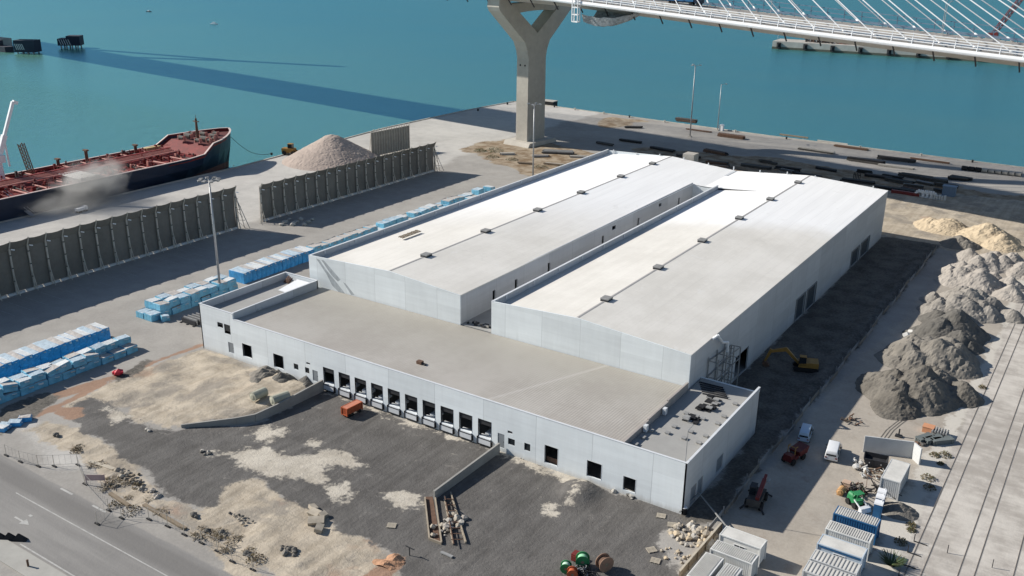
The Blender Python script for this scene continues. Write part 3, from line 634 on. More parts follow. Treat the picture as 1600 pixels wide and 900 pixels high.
mb = MB(); mb.box(-48.9, 4.6, 7.50, -47.9, 5.3, 8.0); mb.box(-47.9, 4.7, 7.5, -47.2, 5.1, 7.75, 1)
tag(mb.build('tool_box', [rust_m, dark_m]), 'small brown tool box on the middle of the low profiled roof', 'tool box')
q = at(640, 366, 13.2); mb = MB()
for k in range(3): mb.bar((q.x-.5+.5*k, q.y-3, q.z+.05-.03*k), (q.x-.5+.5*k, q.y+3.2, q.z+.05-.03*k), .2, .14)
for k in range(5): mb.bar((q.x-.6, q.y-2.5+1.3*k, q.z+.16), (q.x+.6, q.y-2.5+1.3*k, q.z+.1), .16, .1)
tag(mb.build('timber_ladder', wood_m), 'brown timber ladder lying on the left hall roof', 'ladder')
mb = MB(); mb.M = Matrix.Translation((-89.6, 17.8, 7.9)) @ Matrix.Rotation(R(8), 4, 'X')
mb.box(-2.2, -2.4, 0, 2.2, 2.8, .14); mb.bar((-2, -2.2, -.3), (2, -2.2, -.3), .3, .6); mb.bar((-2, 2.4, -.3), (2, 2.4, -.3), .3, .5)
tag(mb.build('white_panel', white_m), 'white roofing panel propped on the left office roof', 'panel')
mb = MB()
for k in range(7): mb.rock((-88.9+.28*k, 6.2+.35*(k % 3), 7.7), .45, k)
tag(mb.build('debris_pile', bag_m), 'pile of pale rubble sacks on the left office roof', 'sacks')
mb = MB()
for k in range(9): mb.bar((-94.6+.2*k, 19.4, 7.5), (-94.3+.25*k, 20.6-.1*k, 8.6+.1*(k % 3)), .1)
tag(mb.build('scrap_bars', rust_m), 'rusty bars leaning in the rear corner of the left office roof', 'bars')
mb = MB()
for k in range(12): mb.box(-52.6+.4*k, 23.4+.3*(k % 4), 7.31, -52.2+.45*k, 24.0+.35*(k % 3), 7.5+.06*(k % 5), k % 2)
tag(mb.build('debris_pile', [dark_m, conc_m]), 'scattered building debris at the mouth of the courtyard between both halls', 'debris')
MB().box(-66.9, 148.5, 0, -63.5, 152, 14.6).build('water_tank_room', conc_m)
o = bpy.data.objects['water_tank_room']; tag(o, 'small pale cabin block rising just behind the rear roof edge', 'cabin')

# retaining walls of the dock yard
mb = MB()
def rwall(mb, pts, hs, th=.3):
    for (p, q), (h0, h1) in zip(zip(pts, pts[1:]), zip(hs, hs[1:])):
        p, q = Vector((*p, 0)), Vector((*q, 0)); d = (q-p).normalized(); n = Vector((-d.y, d.x, 0))*th/2
        v = [p-n, q-n, q+n, p+n]; v = [(a.x, a.y, -.3) for a in v] + [(v[0].x, v[0].y, h0), (v[1].x, v[1].y, h1), (v[2].x, v[2].y, h1), (v[3].x, v[3].y, h0)]
        mb.add(v, [(3,2,1,0),(0,1,5,4),(1,2,6,5),(2,3,7,6),(3,0,4,7),(4,5,6,7)])
rwall(mb, [(-65.2, -.35), (-65.6, -10.2), (-66.3, -14.3), (-68.0, -16.6), (-74.2, -22.2)], [2.1, 1.6, 1.35, 1.2, .55])
wallc_m = mat('ramp_concrete', (.30, .29, .27), .9, .15, .4)
tag(mb.build('ramp_wall', wallc_m), 'bent concrete ramp wall holding back sand at the left end of the docks', 'wall')
mb = MB(); rwall(mb, [(-29.3, -.35), (-29.5, -15.8)], [1.6, 1.3]); tag(mb.build('ramp_wall', wallc_m), 'straight concrete ramp wall beside a timbered trench right of the docks', 'wall')

# ------------------------------------------------------------------ cable-stayed bridge
BR = empty('cable_stayed_bridge', (-149, 196, 0), 0, 'tall cable stayed bridge with white railings and a forked concrete pylon on the quay', 'bridge')
BX = lambda x: x + 149
DD = Vector((.9930, -.118, 0)).normalized(); DN = Vector((-DD.y, DD.x, 0))       # along the deck, across it (away from us)
# deck axis profile: s along the deck from the pylon, z of the near bottom edge; v across, 0 = near edge
NEAR0 = Vector((0, -23.2, 0))        # near edge beside the pylon, local to BR
def zdeck(s): return float(np.interp(s, [-900, -120, 0, 27.5, 110.5, 171.5, 420], [54.1, 54.1, 54.0, 53.4, 48.9, 46.0, 34.5]))
def D(s, v, dz): 
    p = NEAR0 + DD*s + DN*v; return Vector((p.x, p.y, zdeck(s) + dz))
W = 34.0
ST = [-600, -450, -300, -200, -120, -60, 0, 24, 50, 80, 107, 135, 168, 230, 320, 420]
def sweep(mb, prof, st=ST, mi=None):
    n = len(prof); v = [D(s, a, b) for s in st for a, b in prof]; f = []
    for i in range(len(st)-1):
        for k in range(n): f.append((i*n+k, i*n+(k+1) % n, (i+1)*n+(k+1) % n, (i+1)*n+k))
    mb.add(v, f + [tuple(range(n)), tuple((len(st)-1)*n + k for k in range(n-1, -1, -1))], mi)
mb = MB(); sweep(mb, [(.4, .3), (6, -2.0), (W-6, -2.0), (W-.4, .3), (W-.4, .9), (.4, .9)]); mb.build('deck', conc_m, BR)
mb = MB(); sweep(mb, [(2.6, .905), (W-2.6, .905), (W-2.6, .96), (2.6, .96)]); mb.build('roadway', asph_m, BR)
for v in (0, W):
    mb = MB(); sweep(mb, [(v+.62*math.cos(2*math.pi*k/10), .25+.62*math.sin(2*math.pi*k/10)) for k in range(10)]); mb.build('edge_fairing', white_m, BR)
mb = MB()
for h in (1.35, 1.95, 2.55, 3.15): sweep(mb, [(.5, h), (.66, h), (.66, h+.2), (.5, h+.2)])
for s in np.arange(-298, 300, 5.2): mb.bar(D(s, .25, .5), D(s, .95, 3.4), .18)
mb.build('railing', white_m, BR)
mb = MB()
for h in (1.7, 2.9, 4.2): sweep(mb, [(W-.7, h), (W-.52, h), (W-.52, h+.2), (W-.7, h+.2)])
for s in np.arange(-298, 300, 5.2): mb.bar(D(s, W-.5, .9), D(s, W-.8, 4.3), .18)
mb.build('railing', bsteel_m, BR)
mb = MB()
for v in (3.0, W-3.0):
    sweep(mb, [(v, 1.45), (v+.2, 1.45), (v+.2, 1.85), (v, 1.85)])
    for s in np.arange(-120, 260, 3.0): mb.bar(D(s, v+.1, .95), D(s, v+.1, 1.5), .22)
mb.build('crash_barrier', bsteel_m, BR)
mb = MB(); sweep(mb, [(W/2-.35, .96), (W/2+.35, .96), (W/2+.2, 1.8), (W/2-.2, 1.8)]); mb.build('median_barrier', conc_m, BR)
mb = MB()
for s in np.arange(-116, 300, 10.0): mb.bar(D(s, .9, -.2), D(s, 3.4, -3.0), .3); mb.bar(D(s, W-.9, -.2), D(s, W-3.4, -3.0), .3)
mb.build('cross_strut', dark_m, BR)
# pylon: stem, fork, cross-beam, upper legs meeting in a mast
TX = 2.7
def slab(mb, pts, th=TX, dx=0.0):      # outline in the plane across the deck (v from the axis, z), thickness along the deck
    mb.extrude([DN*v - DD*(th) + DD*dx + Vector((0, 0, z)) for v, z in pts], DD*(2*th))
mb = MB()
stem = [(-5.2, 0), (-5.0, 31.5), (-5.6, 34.2), (-7.2, 37.5), (0, 40.3), (7.2, 37.5), (5.6, 34.2), (5.0, 31.5), (5.2, 0)]
slab(mb, stem[::-1]); 
for sgn in (-1, 1):
    pts = [(0, 40.3), (7.2*sgn, 37.5), (20.6*sgn, 48.6), (21.4*sgn, 50.0), (20.4*sgn, 57), (15.6*sgn, 57), (15.2*sgn, 51.4)]
    slab(mb, pts if sgn > 0 else pts[::-1], TX-.02)
pyl = mb.build('pylon', pier_m, BR)
mb = MB(); arch = [(-16, 47.2)] + [(v, 48.1 - .9*(v/14.0)**2) for v in np.linspace(-13, 13, 9)] + [(16, 47.2), (16, 50.9), (-16, 50.9)]
slab(mb, arch, 2.2); mb.build('cross_beam', pier_m, pyl)
mb = MB()
for sgn in (-1, 1):
    a, b = DN*(18.0*sgn) + Vector((0, 0, 57)), DN*(2.6*sgn) + Vector((0, 0, 118)); mb.bar(a, b, 4.6, 4.8)
mb.build('pylon_leg', pier_m, pyl)
mb = MB(); mb.tube((0, 0, 114), (0, 0, 172), 3.6, 2.6, n=8); mb.build('mast', pier_m, pyl)
mb = MB(); slab(mb, [(-8.5, 0), (8.5, 0), (7.5, 1.5), (-7.5, 1.5)], 6.0); mb.build('footing', mat('footing_concrete', (.46, .43, .38), .9, .12, .3), pyl)
mb = MB()
for v in (-3.4, -1.6): pass
for k in (-1.0, 1.0): mb.box(0, 0, 0, 0, 0, 0) if False else mb.tube(DD*k*1.1 - DN*4.9 + Vector((0, 0, 29)), DD*k*1.1 - DN*5.09 + Vector((0, 0, 29)), .35, n=8)
mb.build('vent_hole', black_m, pyl)
# far pylon at the other end of the main span
mb = MB()
o2 = DD*-505 + Vector((0, 0, 0))
mb.bar(o2 + Vector((0, 0, -3)), o2 + Vector((0, 0, 52)), 9, 6)
for sgn in (-1, 1): mb.bar(o2 + DN*(18*sgn) + Vector((0, 0, 50)), o2 + DN*(2.6*sgn) + Vector((0, 0, 118)), 4.6, 4.8); mb.bar(o2 + Vector((0, 0, 38)), o2 + DN*(18*sgn) + Vector((0, 0, 54)), 5, 4)
mb.tube(o2 + Vector((0, 0, 114)), o2 + Vector((0, 0, 172)), 3.6, 2.6, n=8)
mb.prism([(o2.x-14, o2.y-22), (o2.x+14, o2.y-22), (o2.x+14, o2.y+22), (o2.x-14, o2.y+22)], -8, 2)
mb.build('pylon', pier_m, BR)
for side, v in ((0, 1.4), (1, W-1.4)):
    for k in range(24):
        s = 22 + 8.3*k; zt = 122 + .075*s*2
        mb = MB(); mb.tube(D(s, v, .9), Vector((0, 0, zt)) + DN*(1.6 if side else -1.6), .155, n=6, caps=False); mb.tube(D(s, v, .9), D(s, v, .9) + (Vector((0, 0, zt)) - D(s, v, .9)).normalized()*2.2, .24, n=8)
        mb.build('stay_cable', white_m, BR, smooth=True)
    for k in range(20):
        s = -22 - 9.5*k; zt = 122 - .075*s*2
        mb = MB(); mb.tube(D(s, v, .9), Vector((0, 0, zt)) + DN*(1.6 if side else -1.6), .155, n=6, caps=False); mb.build('stay_cable', white_m, BR, smooth=True)
for s, v in ((136, W-1.5), (141, W/2), (172, W/2), (92, W/2), (60, W/2)):
    mb = MB(); b = D(s, v, 1.0); mb.tube(b, b + Vector((0, 0, 8.5)), .11, .07, n=8); mb.tube(b + Vector((0, 0, 8.5)), b + Vector((.6, 1.2, 9.6)), .07, n=6); mb.bar(b + Vector((.6, 1.2, 9.6)), b + Vector((.8, 2.0, 9.5)), .3, .14)
    mb.build('lamp_post', steel_m, BR)
BR_M = Matrix.Translation((-149, 196, 0))
# inspection gantry hung under the deck edge
IG = empty('inspection_gantry', BR_M @ D(35, 0, -4), 0, 'grey netted inspection gantry with a white end frame hanging under the bridge edge', 'gantry')
off = D(35, 0, -4)
mb = MB()
def Dl(s, v, dz): return D(s, v, dz) - off
for v in (-1.0, .2):
    for s in (33.0, 35.2): mb.bar(Dl(s, v, -5.6), Dl(s, v, 1.2), .28)
for dz in (-5.6, -3.4, -1.2, 1.2):
    for v in (-1.0, .2): mb.bar(Dl(33.0, v, dz), Dl(35.2, v, dz), .28)
    for s in (33.0, 35.2): mb.bar(Dl(s, -1.0, dz), Dl(s, .2, dz), .25)
mb.build('end_frame', white_m, IG)
mb = MB(); ns, nv = 14, 8; v = []; f = []
for i in range(ns+1):
    s = 35.6 + 20*i/ns; dep = 5.6*math.sin(math.pi*min(1, .32 + .68*i/ns))**.8 + .2
    for k in range(nv+1):
        a = k/nv; v.append(Dl(s, .6 + 9*a, -.7 - dep*(1-(a-.25)**2*1.4) * (1 if k else .55) + .35*rng.random()))
for i in range(ns):
    for k in range(nv): f.append((i*(nv+1)+k, i*(nv+1)+k+1, (i+1)*(nv+1)+k+1, (i+1)*(nv+1)+k))
mb.add(v, f); mb.build('safety_net', mat('grey_net', (.27, .29, .30), .9, .5, 1.2, .9, 2), IG)
# lorry crossing the deck
def lorry(base_m, cargo, label):
    t = empty('lorry', base_m.translation, base_m.to_euler().z, label, 'lorry')
    mb = MB(); mb.box(-6.5, -1.25, 1.1, 3.2, 1.25, 3.9); mb.build('trailer', cargo, t)
    mb = MB(); mb.extrude([(3.6, -1.2, .7), (5.8, -1.2, .7), (5.8, -1.2, 2.0), (5.4, -1.2, 3.2), (3.6, -1.2, 3.4)], (0, 2.4, 0)); cb = mb.build('cab', navy_m, t)
    MB().box(5.6, -1.0, 2.05, 5.83, 1.0, 2.9).build('windscreen', glass_m, cb)
    MB().box(-6.4, -.5, .75, 5.0, .5, 1.08).build('chassis', dark_m, t)
    for x in (-5.4, -4.1, 2.2, 4.8):
        for y in (-1.2, .85): MB().tube((x, y, .5), (x, y+.35, .5), .5, n=12).build('wheel', tyre_m, t)
    return t
q = D(58, W-7.5, .97); qa = math.atan2(DD.y, DD.x)
lorry(Matrix.Translation((-149+q.x, 196+q.y, q.z)) @ Matrix.Rotation(qa, 4, 'Z'), cblue_m, 'blue box lorry driving on the bridge deck beside the first stay cables')

# ------------------------------------------------------------------ light masts
def mast(name, p, h, label, arms, r=.28):
    t = empty(name, (p.x, p.y, 0), 0, label, 'light mast', None)
    MB().tube((0, 0, 0), (0, 0, h), r, r*.55, n=10).build('pole', steel_m, t, smooth=True)
    MB().prism([(-.6, -.6), (.6, -.6), (.6, .6), (-.6, .6)], 0, .35).build('base', conc_m, t)
    for k in range(arms):
        a = 2*math.pi*k/arms + .3; mb = MB(); e = Vector((math.cos(a)*1.6, math.sin(a)*1.6, h+.3)); mb.bar((0, 0, h-.2), e, .12)
        mb.bar(e - Vector((math.cos(a), math.sin(a), 0))*.1, e + Vector((math.cos(a)*.7, math.sin(a)*.7, -.1)), .62, .3); mb.build('floodlight', steel_m if arms < 6 else grey_m, t)
    return t
mast('light_mast', at(345, 462), 25.0, 'tall light mast with a crown of eight floodlights behind the left office', 8)
mast('light_mast', at(832.7, 278), 23.4, 'light mast standing in front of the forked bridge pylon', 4)
mast('light_mast', at(1078, 214), 27.4, 'tallest light mast on the far quay in front of the open water', 3)
t = mast('light_mast', at(1121, 204), 18.5, 'thin short light mast on the far quay edge right of the taller mast', 1, .2)

# ------------------------------------------------------------------ windbreak screens
def screen(p, q, h0, h1, n, label, ends):
    p, q = Vector(p), Vector(q); L_ = (q-p).length; a = math.atan2((q-p).y, (q-p).x)
    t = empty('windbreak_screen', (p.x, p.y, 0), a, label, 'windbreak')
    mb = MB(); N = n*3
    top = lambda x: h0 + (h1-h0)*x/L_
    vs, fs = [], []
    for i in range(N+1):
        x = L_*i/N; sag = .22*abs(math.sin(math.pi*i/3)); b = .08*math.sin(i*2.1)
        for zz, yy in ((.5, .0), (top(x)*.4, .12+b), (top(x)*.82, .08), (top(x)-sag, -1.1)): vs.append((x, yy, zz))
    for i in range(N):
        for k in range(3): fs.append((i*4+k, (i+1)*4+k, (i+1)*4+k+1, i*4+k+1))
    nv = len(vs); vs2 = vs + [(x, y+.06, z_) for x, y, z_ in vs]; fs2 = fs + [tuple(reversed([i+nv for i in f])) for f in fs]
    for k in range(3): fs2 += [(k, k+1, k+1+nv, k+nv), (N*4+k, N*4+k+nv, N*4+k+1+nv, N*4+k+1)]
    for i in range(N): fs2.append((i*4+3, (i+1)*4+3, (i+1)*4+3+nv, i*4+3+nv))
    mb.add(vs2, fs2); mb.build('mesh_panel', net_m, t)
    mb = MB()
    for i in range(n*2): mb.box(L_*i/(n*2)+.12, -.45, 0, L_*(i+1)/(n*2)-.12, .25, .48 + .05*(i % 2))
    mb.build('footing', mat('pale_kerb', (.55, .54, .52), .9, .1, .5) if 'pale_kerb' not in MATS else MATS['pale_kerb'], t)
    for i in range(n+1):
        x = L_*i/n; H_ = top(x); mb = MB()
        mb.bar((x, -.35, 0), (x, -.3, H_*.86), .34); mb.bar((x, -.3, H_*.86), (x, -1.15, H_+.15), .26); mb.bar((x, -1.6, 0), (x, -.3, H_*.42), .14)
        for zz in (.26, .5, .74): mb.box(x-.17, -.52, H_*zz-.12, x+.17, -.28, H_*zz+.12, 1)
        f = mb.build('post', [post_m, dark_m], t)
        mb = MB(); mb.bar((x+.1, -.9, H_*.86), (x+.75, -1.1, H_*.84), .16, .22); mb.build('lamp', white_m, f)
    for e in ends:
        mb = MB(); x = 0 if e == 0 else L_; H_ = top(x); dx = -.6 if e == 0 else .6
        for k in range(3): mb.bar((x+dx*(k+1)*1.2, -.3-1.1*k, 0), (x+dx*.3, -.3, H_*(.95-.1*k)), .16)
        for zz in (.2, .45, .7): mb.bar((x, -.3, H_*zz), (x+dx*2.6*(1-zz), -2.2*(1-zz)-.3, H_*zz), .12); mb.bar((x, -.3, H_*zz), (x+dx*3*(1.2-zz), -1.2, H_*(zz-.2)), .1)
        mb.build('end_brace', post_m, t)
    return t
screen((-150.9, -48, 0), (-150.8, 56, 0), 11.9, 11.5, 26, 'longest dark mesh windbreak screen, running off at the left by the tanker', (1,))
screen((-150.4, 64.3, 0), (-149.6, 138, 0), 10.4, 9.7, 18, 'dark mesh windbreak screen in front of the conical gravel heap', (0, 1))
mb = MB(); p, q = at(581, 247), at(640, 234)
bs = empty('windbreak_screen', p, math.atan2((q-p).y, (q-p).x), 'short pale slatted windbreak frame behind the right end of the long screen', 'windbreak'); Ls = (q-p).length
for k in range(16):
    x = Ls*k/15; mb.bar((x, 0, 0), (x, 0, 9.3 + .5*(k % 2)), .22); mb.bar((x, 0, 9), (x+.4, 1.6, 0), .14)
mb.build('post', post_m, bs); mb = MB(); mb.box(0, .08, .4, Ls, .14, 8.8); mb.build('mesh_panel', mat('pale_mesh', (.30, .28, .24), .9, .2, .4), bs)
mb = MB()
for k in range(9):
    c = at(440 + 6*k, 352 - 4*(k % 3)); mb.rock((c.x, c.y, .3), .8 + .2*(k % 2), k, 0)
tag(mb.build('concrete_debris', conc_m), 'pale concrete blocks heaped in the gap between both dark windbreak screens', 'rubble')

rn_ = random.Random(21)
# ------------------------------------------------------------------ tanker ship
SH = empty('tanker_ship', (-218.2, 0, -3), 0, 'tanker ship with a navy hull and dark red deck moored along the left quay', 'ship')
yst = [-75, -40, 0, 40, 62, 76, 86, 92, 96.5, 101, 105, 108.5, 111, 112.6]
hb  = [12.9, 12.9, 12.9, 12.9, 12.9, 12.9, 12.7, 12.2, 11.4, 9.9, 7.8, 5.3, 2.9, .35]
zd  = [9.0]*7 + [9.3, 12.0, 12.2, 12.5, 12.8, 13.1, 13.3]
hw  = [12.9, 12.9, 12.9, 12.9, 12.6, 11.4, 9.0, 6.9, 5.2, 3.5, 2.1, 1.0, .35, .1]
def station(i):
    y, a, b, zt = yst[i], hb[i], hw[i], zd[i]
    return [(-b*.9, y - (2.0 if i > 11 else 0), -4), (-b, y - (1.2 if i > 11 else 0), 2.0), (-(a*.72+b*.28), y, zt*.62), (-a, y, zt), (a, y, zt), (a*.72+b*.28, y, zt*.62), (b, y - (1.2 if i > 11 else 0), 2.0), (b*.9, y - (2.0 if i > 11 else 0), -4)]
mb = MB(); S_ = [station(i) for i in range(len(yst))]
v = [p for s in S_ for p in s]; f = []; mi = []
for i in range(len(S_)-1):
    for k in (0, 1, 2, 4, 5, 6):
        mb.add([S_[i][k], S_[i+1][k], S_[i+1][k+1], S_[i][k+1]], [(0, 1, 2, 3)], 1 if k in (0, 6) else 0)
mb.add(S_[0], [tuple(range(8))]); mb.add(S_[-1], [tuple(range(7, -1, -1))])
mb.build('hull', [navy_m, boot_m], SH, fix=False)
mb = MB(); 
for i in range(len(S_)-1):
    a, b = S_[i], S_[i+1]; dz = -1.0
    mb.quad((a[3][0]+.2, a[3][1], a[3][2]+dz), (a[4][0]-.2, a[4][1], a[4][2]+dz), (b[4][0]-.2, b[4][1], b[4][2]+dz), (b[3][0]+.2, b[3][1], b[3][2]+dz), 1 if i >= 8 else 0)
    for k, sg in ((3, 1), (4, -1)): mb.quad((a[k][0]+.22*sg, a[k][1], a[k][2]+dz), (b[k][0]+.22*sg, b[k][1], b[k][2]+dz), (b[k][0]+.22*sg, b[k][1], b[k][2]), (a[k][0]+.22*sg, a[k][1], a[k][2]))
mb.build('deck', [red_m, mat('forecastle_red', (.11, .035, .033), .7, .4, .5)], SH, fix=False)
mb = MB()
for i in range(len(S_)-1):
    for k, sg in ((3, 1), (4, -1)):
        a, b = Vector(S_[i][k]), Vector(S_[i+1][k]); mb.bar(a + Vector((.11*sg, 0, .05)), b + Vector((.11*sg, 0, .05)), .6, .16)
mb.build('gunwale', mat('pale_gunwale', (.62, .50, .46), .6, .15, .5), SH)
mb = MB(); mb.tube((0, 105, -2.2), (0, 113.5, -1.4), 2.6, 1.2, n=12); mb.rock((0, 113.3, -1.3), 1.8, 3); mb.build('bulbous_bow', boot_m, SH)
mb = MB()
for x in (-2.2, -1.4, -.6, .8, 1.7, 2.5): mb.tube((x, -60, 9.3 + .12*abs(x)), (x, 90, 9.3 + .12*abs(x)), .17, n=6)
mb.build('deck_pipe', pink_m, SH)
for k in range(26):
    y = 16 + 3.0*k; mb = MB(); a_, b_ = (-11, -5) if k % 2 else (3.4, 11.4); zz = rn_.uniform(8.3, 9.4); mb.tube((a_, y, zz), (b_, y + rn_.uniform(-.6, .6), zz), .14, n=6); mb.box(a_-.3, y-.3, 8, a_+.3, y+.3, zz+.5); mb.tube(((a_+b_)/2, y, 8), ((a_+b_)/2, y, zz+.9), .2, n=8)
    mb.build('deck_pipe', red_m if k % 3 else beam_m, SH)
mb = MB(); mb.box(-4.4, -60, 9.5, -3.2, 91, 9.75)
for y in range(-58, 92, 4): mb.box(-4.2, y, 8.1, -4.0, y+.25, 9.5); mb.box(-3.6, y, 8.1, -3.4, y+.25, 9.5)
for sx_ in (-4.4, -3.25): mb.box(sx_, -60, 10.6, sx_+.06, 91, 10.68)
for y in range(-58, 92, 3): mb.box(-4.4, y, 9.7, -4.34, y+.08, 10.65)
mb.build('catwalk', red_m, SH)
for y in (33, 39.5, 46, 58, 64, 71, 78, 85):
    for s in (0, 1):
        mb = MB(); x0, x1 = (3.2, 11.2) if s == 0 else (-11.5, -4.8); mb.tube((x0, y, 8.6), (x1, y+.2, 8.6), .24, n=6); mb.tube((x1, y+.2, 8.0), (x1, y+.2, 9.1), .24, n=6); mb.build('deck_pipe', pink_m, SH)
mb = MB()
for k in range(7): mb.tube((1 + 9.5*(k/6)*0 + .0, 49 + k*.9, 9.5), (11.6, 49 + k*.9, 9.5), .2, n=6); mb.box(11.4, 48.7 + k*.9, 8.0, 12.0, 49.3 + k*.9, 9.9)
mb.build('cargo_manifold', mat('manifold_pale', (.55, .52, .48), .5, .1, .6), SH)
rn = random.Random(5); mb = MB()
for k in range(98):
    y = rn.uniform(14, 92); x = rn.uniform(-11.5, 11.5); mb = MB(); w_, d_ = rn.uniform(.4, 1.1), rn.uniform(.4, 1.4); h_ = rn.uniform(.4, 1.5)
    mb.box(x-w_/2, y-d_/2, 8.0, x+w_/2, y+d_/2, 8.0+h_); mb.tube((x, y, 8.0+h_), (x, y, 8.3+h_*1.2), w_*.25, n=8, mi=1); mb.bar((x-w_, y, 8.05+h_*.5), (x+w_, y, 8.05+h_*.5), .14, mi=1)
    mb.build('deck_fitting', [[red_m, beam_m], [pink_m, red_m], [red_m, pink_m], [beam_m, pink_m]][k % 4], SH)
for (x, y, q_) in ((-4, 99, 1.4), (4, 99, 1.4), (-2.5, 104, 1.2), (3, 103.5, 1.2), (0, 107, 1), (-6, 102, .8), (6, 101, .8), (-3, 95.5, 1.1), (4.5, 96, 1.0), (7.5, 98, .8)):
    mb = MB(); mb.tube((x-q_, y, 12.3), (x+q_, y, 12.3), .75*q_*.8, n=10, mi=0); mb.box(x-q_*1.3, y-.5, 11.4, x-q_, y+.5, 13.0, 1); mb.box(x+q_, y-.5, 11.4, x+q_*1.3, y+.5, 13.0, 1)
    mb.build('mooring_winch', [beam_m, pink_m], SH)
mb = MB(); mb.tube((0, 99.5, 11.2), (0, 99.5, 18.4), .55, .32, n=10); mb.box(-1.3, 99.2, 17.3, 1.3, 99.8, 17.5); mb.tube((0, 99.5, 18.4), (0, 99.5, 19.6), .08, n=6); mb.build('foremast', rust_m, SH)
for x, y, h, mm_ in ((-10.5, 56, 3.2, rust_m), (-10.5, 83, 3.0, rust_m), (-6.5, 63, 5.2, rust_m), (-11.2, 90, 1.2, yellow_m)):
    mb = MB()
    if h > 2: mb.tube((x, y, 8.0), (x, y, 8.0+h), .5, n=8); mb.box(x-.9, y-.5, 7.8+h, x+.9, y+.5, 8.2+h)
    else: mb.box(x-.9, y-3, 8.0, x+.9, y+3, 8.0+h)
    mb.build('vent_post' if h > 2 else 'life_raft', mm_ if h > 2 else mat('raft', (.55, .45, .22), .6, .1, 1), SH)
def lattice(mb, p, q, w_, n):
    p, q = Vector(p), Vector(q); d = (q-p).normalized(); up = Vector((0, 0, 1)) if abs(d.z) < .9 else Vector((1, 0, 0)); a = d.cross(up).normalized()*w_/2; b = d.cross(a).normalized()*w_/2
    for s in (a+b, a-b, -a+b, -a-b): mb.bar(p+s, q+s, w_*.16)
    for i in range(n):
        t0, t1 = p + (q-p)*i/n, p + (q-p)*(i+1)/n
        for s, e in ((a+b, a-b), (a-b, -a-b), (-a-b, -a+b), (-a+b, a+b)): mb.bar(t0+s, t1+e, w_*.1)
mb = MB(); lattice(mb, (-10.6, 47.4, 8.0), (-10.9, 45.8, 17.5), 1.3, 9); mb.build('vent_mast', rust_m, SH)
# white deck crane on the far side
mb = MB(); mb.tube((-9.5, 37.8, 8), (-9.5, 37.8, 13.5), 1.0, .8, n=12); mb.box(-10.8, 36.6, 13.5, -8.2, 39.2, 15.6); b0 = Vector((-9.5, 38, 15)); b1 = Vector((-9.0, 44.5, 30)); mb.bar(b0, b0 + (b1-b0)*.4, 1.3); mb.bar(b0 + (b1-b0)*.4, b1, .8); mb.bar(b1, b1 + Vector((0, 1.2, -.6)), .9); mb.tube((-9.2, 40.5, 12), b0 + (b1-b0)*.35, .3, n=8)
mb.build('deck_crane', white_m, SH)
gq = at(9, 304, 5.2); g0 = at(52, 338, .3); mb = MB()
for s in (-.45, .45): mb.bar(gq + Vector((0, s, 1.0)), g0 + Vector((0, s, 1.0)), .1); mb.bar(gq + Vector((0, s, 0)), g0 + Vector((0, s, 0)), .22)
mb.bar(gq, g0, .9, .1); tag(mb.build('gangway', steel_m), 'long aluminium gangway leading from the tanker deck down to the quay', 'gangway')
mb = MB(); a = Vector((-216, 111, 8)); b = Vector((-210.5, 124, .4))
for i in range(10):
    t0, t1 = i/10, (i+1)/10; f_ = lambda t: a + (b-a)*t - Vector((0, 0, 2.6*math.sin(math.pi*t))); mb.bar(f_(t0), f_(t1), .14)
tag(mb.build('mooring_rope', dark_m), 'dark mooring rope hanging from the tanker bow to the quay', 'rope')
mb = MB(); mb.tube((-210.5, 124, -.1), (-210.5, 124, .7), .35, .45, n=10); tag(mb.build('bollard', black_m), 'black mooring bollard on the quay edge by the tanker bow', 'bollard')

# ------------------------------------------------------------------ rows of wrapped bundles
def bundle_mesh(dx, dy, dz, seed, mts, name='wrapped_bundle'):
    rn = random.Random(seed); mb = MB(); c = .04
    j = lambda s=.10: rn.uniform(-s, s)
    pl = [(-dx/2+c, -dy/2), (dx/2-c, -dy/2), (dx/2, -dy/2+c), (dx/2, dy/2-c), (dx/2-c, dy/2), (-dx/2+c, dy/2), (-dx/2, dy/2-c), (-dx/2, -dy/2+c)]
    rings = []
    for zz, k in ((0, 1.0), (dz*.45, 1.0), (dz-.14, 1.0), (dz, .965)):
        rings.append([(x*k+j(), y*k+j(.03), max(0, zz + (j(.11) if zz else 0))) for x, y in pl])
    v = [p for r in rings for p in r]; f = []; 
    for r in range(3):
        for i in range(8): f.append((r*8+i, r*8+(i+1) % 8, (r+1)*8+(i+1) % 8, (r+1)*8+i))
    mb.add(v, f, 0); n = len(mb.v); mb.f.append([n-8+i for i in range(8)]); mb.m.append(1)
    # loose flap of film
    y0 = rn.uniform(-dy*.3, dy*.1); mb.add([(dx/2-.1, y0, dz-.02), (dx/2-.1, y0+dy*.4, dz-.02), (dx/2+.12, y0+dy*.35, dz-.45), (dx/2+.1, y0+.05, dz-.35)], [(0, 1, 2, 3)], 1)
    return mb.build(name, mts, fix=False)
tops = [wtop_m, mat('wrap_top_blue', (.45, .54, .60), .45, .3, .9, .4, 2.5), mat('wrap_top_brown', (.46, .43, .40), .7, .3, .9, .4, 2.5)]
def protos(dx, dy, dz, m0, sd):
    return [bundle_mesh(dx, dy, dz, sd+k, [m0, tops[k % 3]]) for k in range(3)]
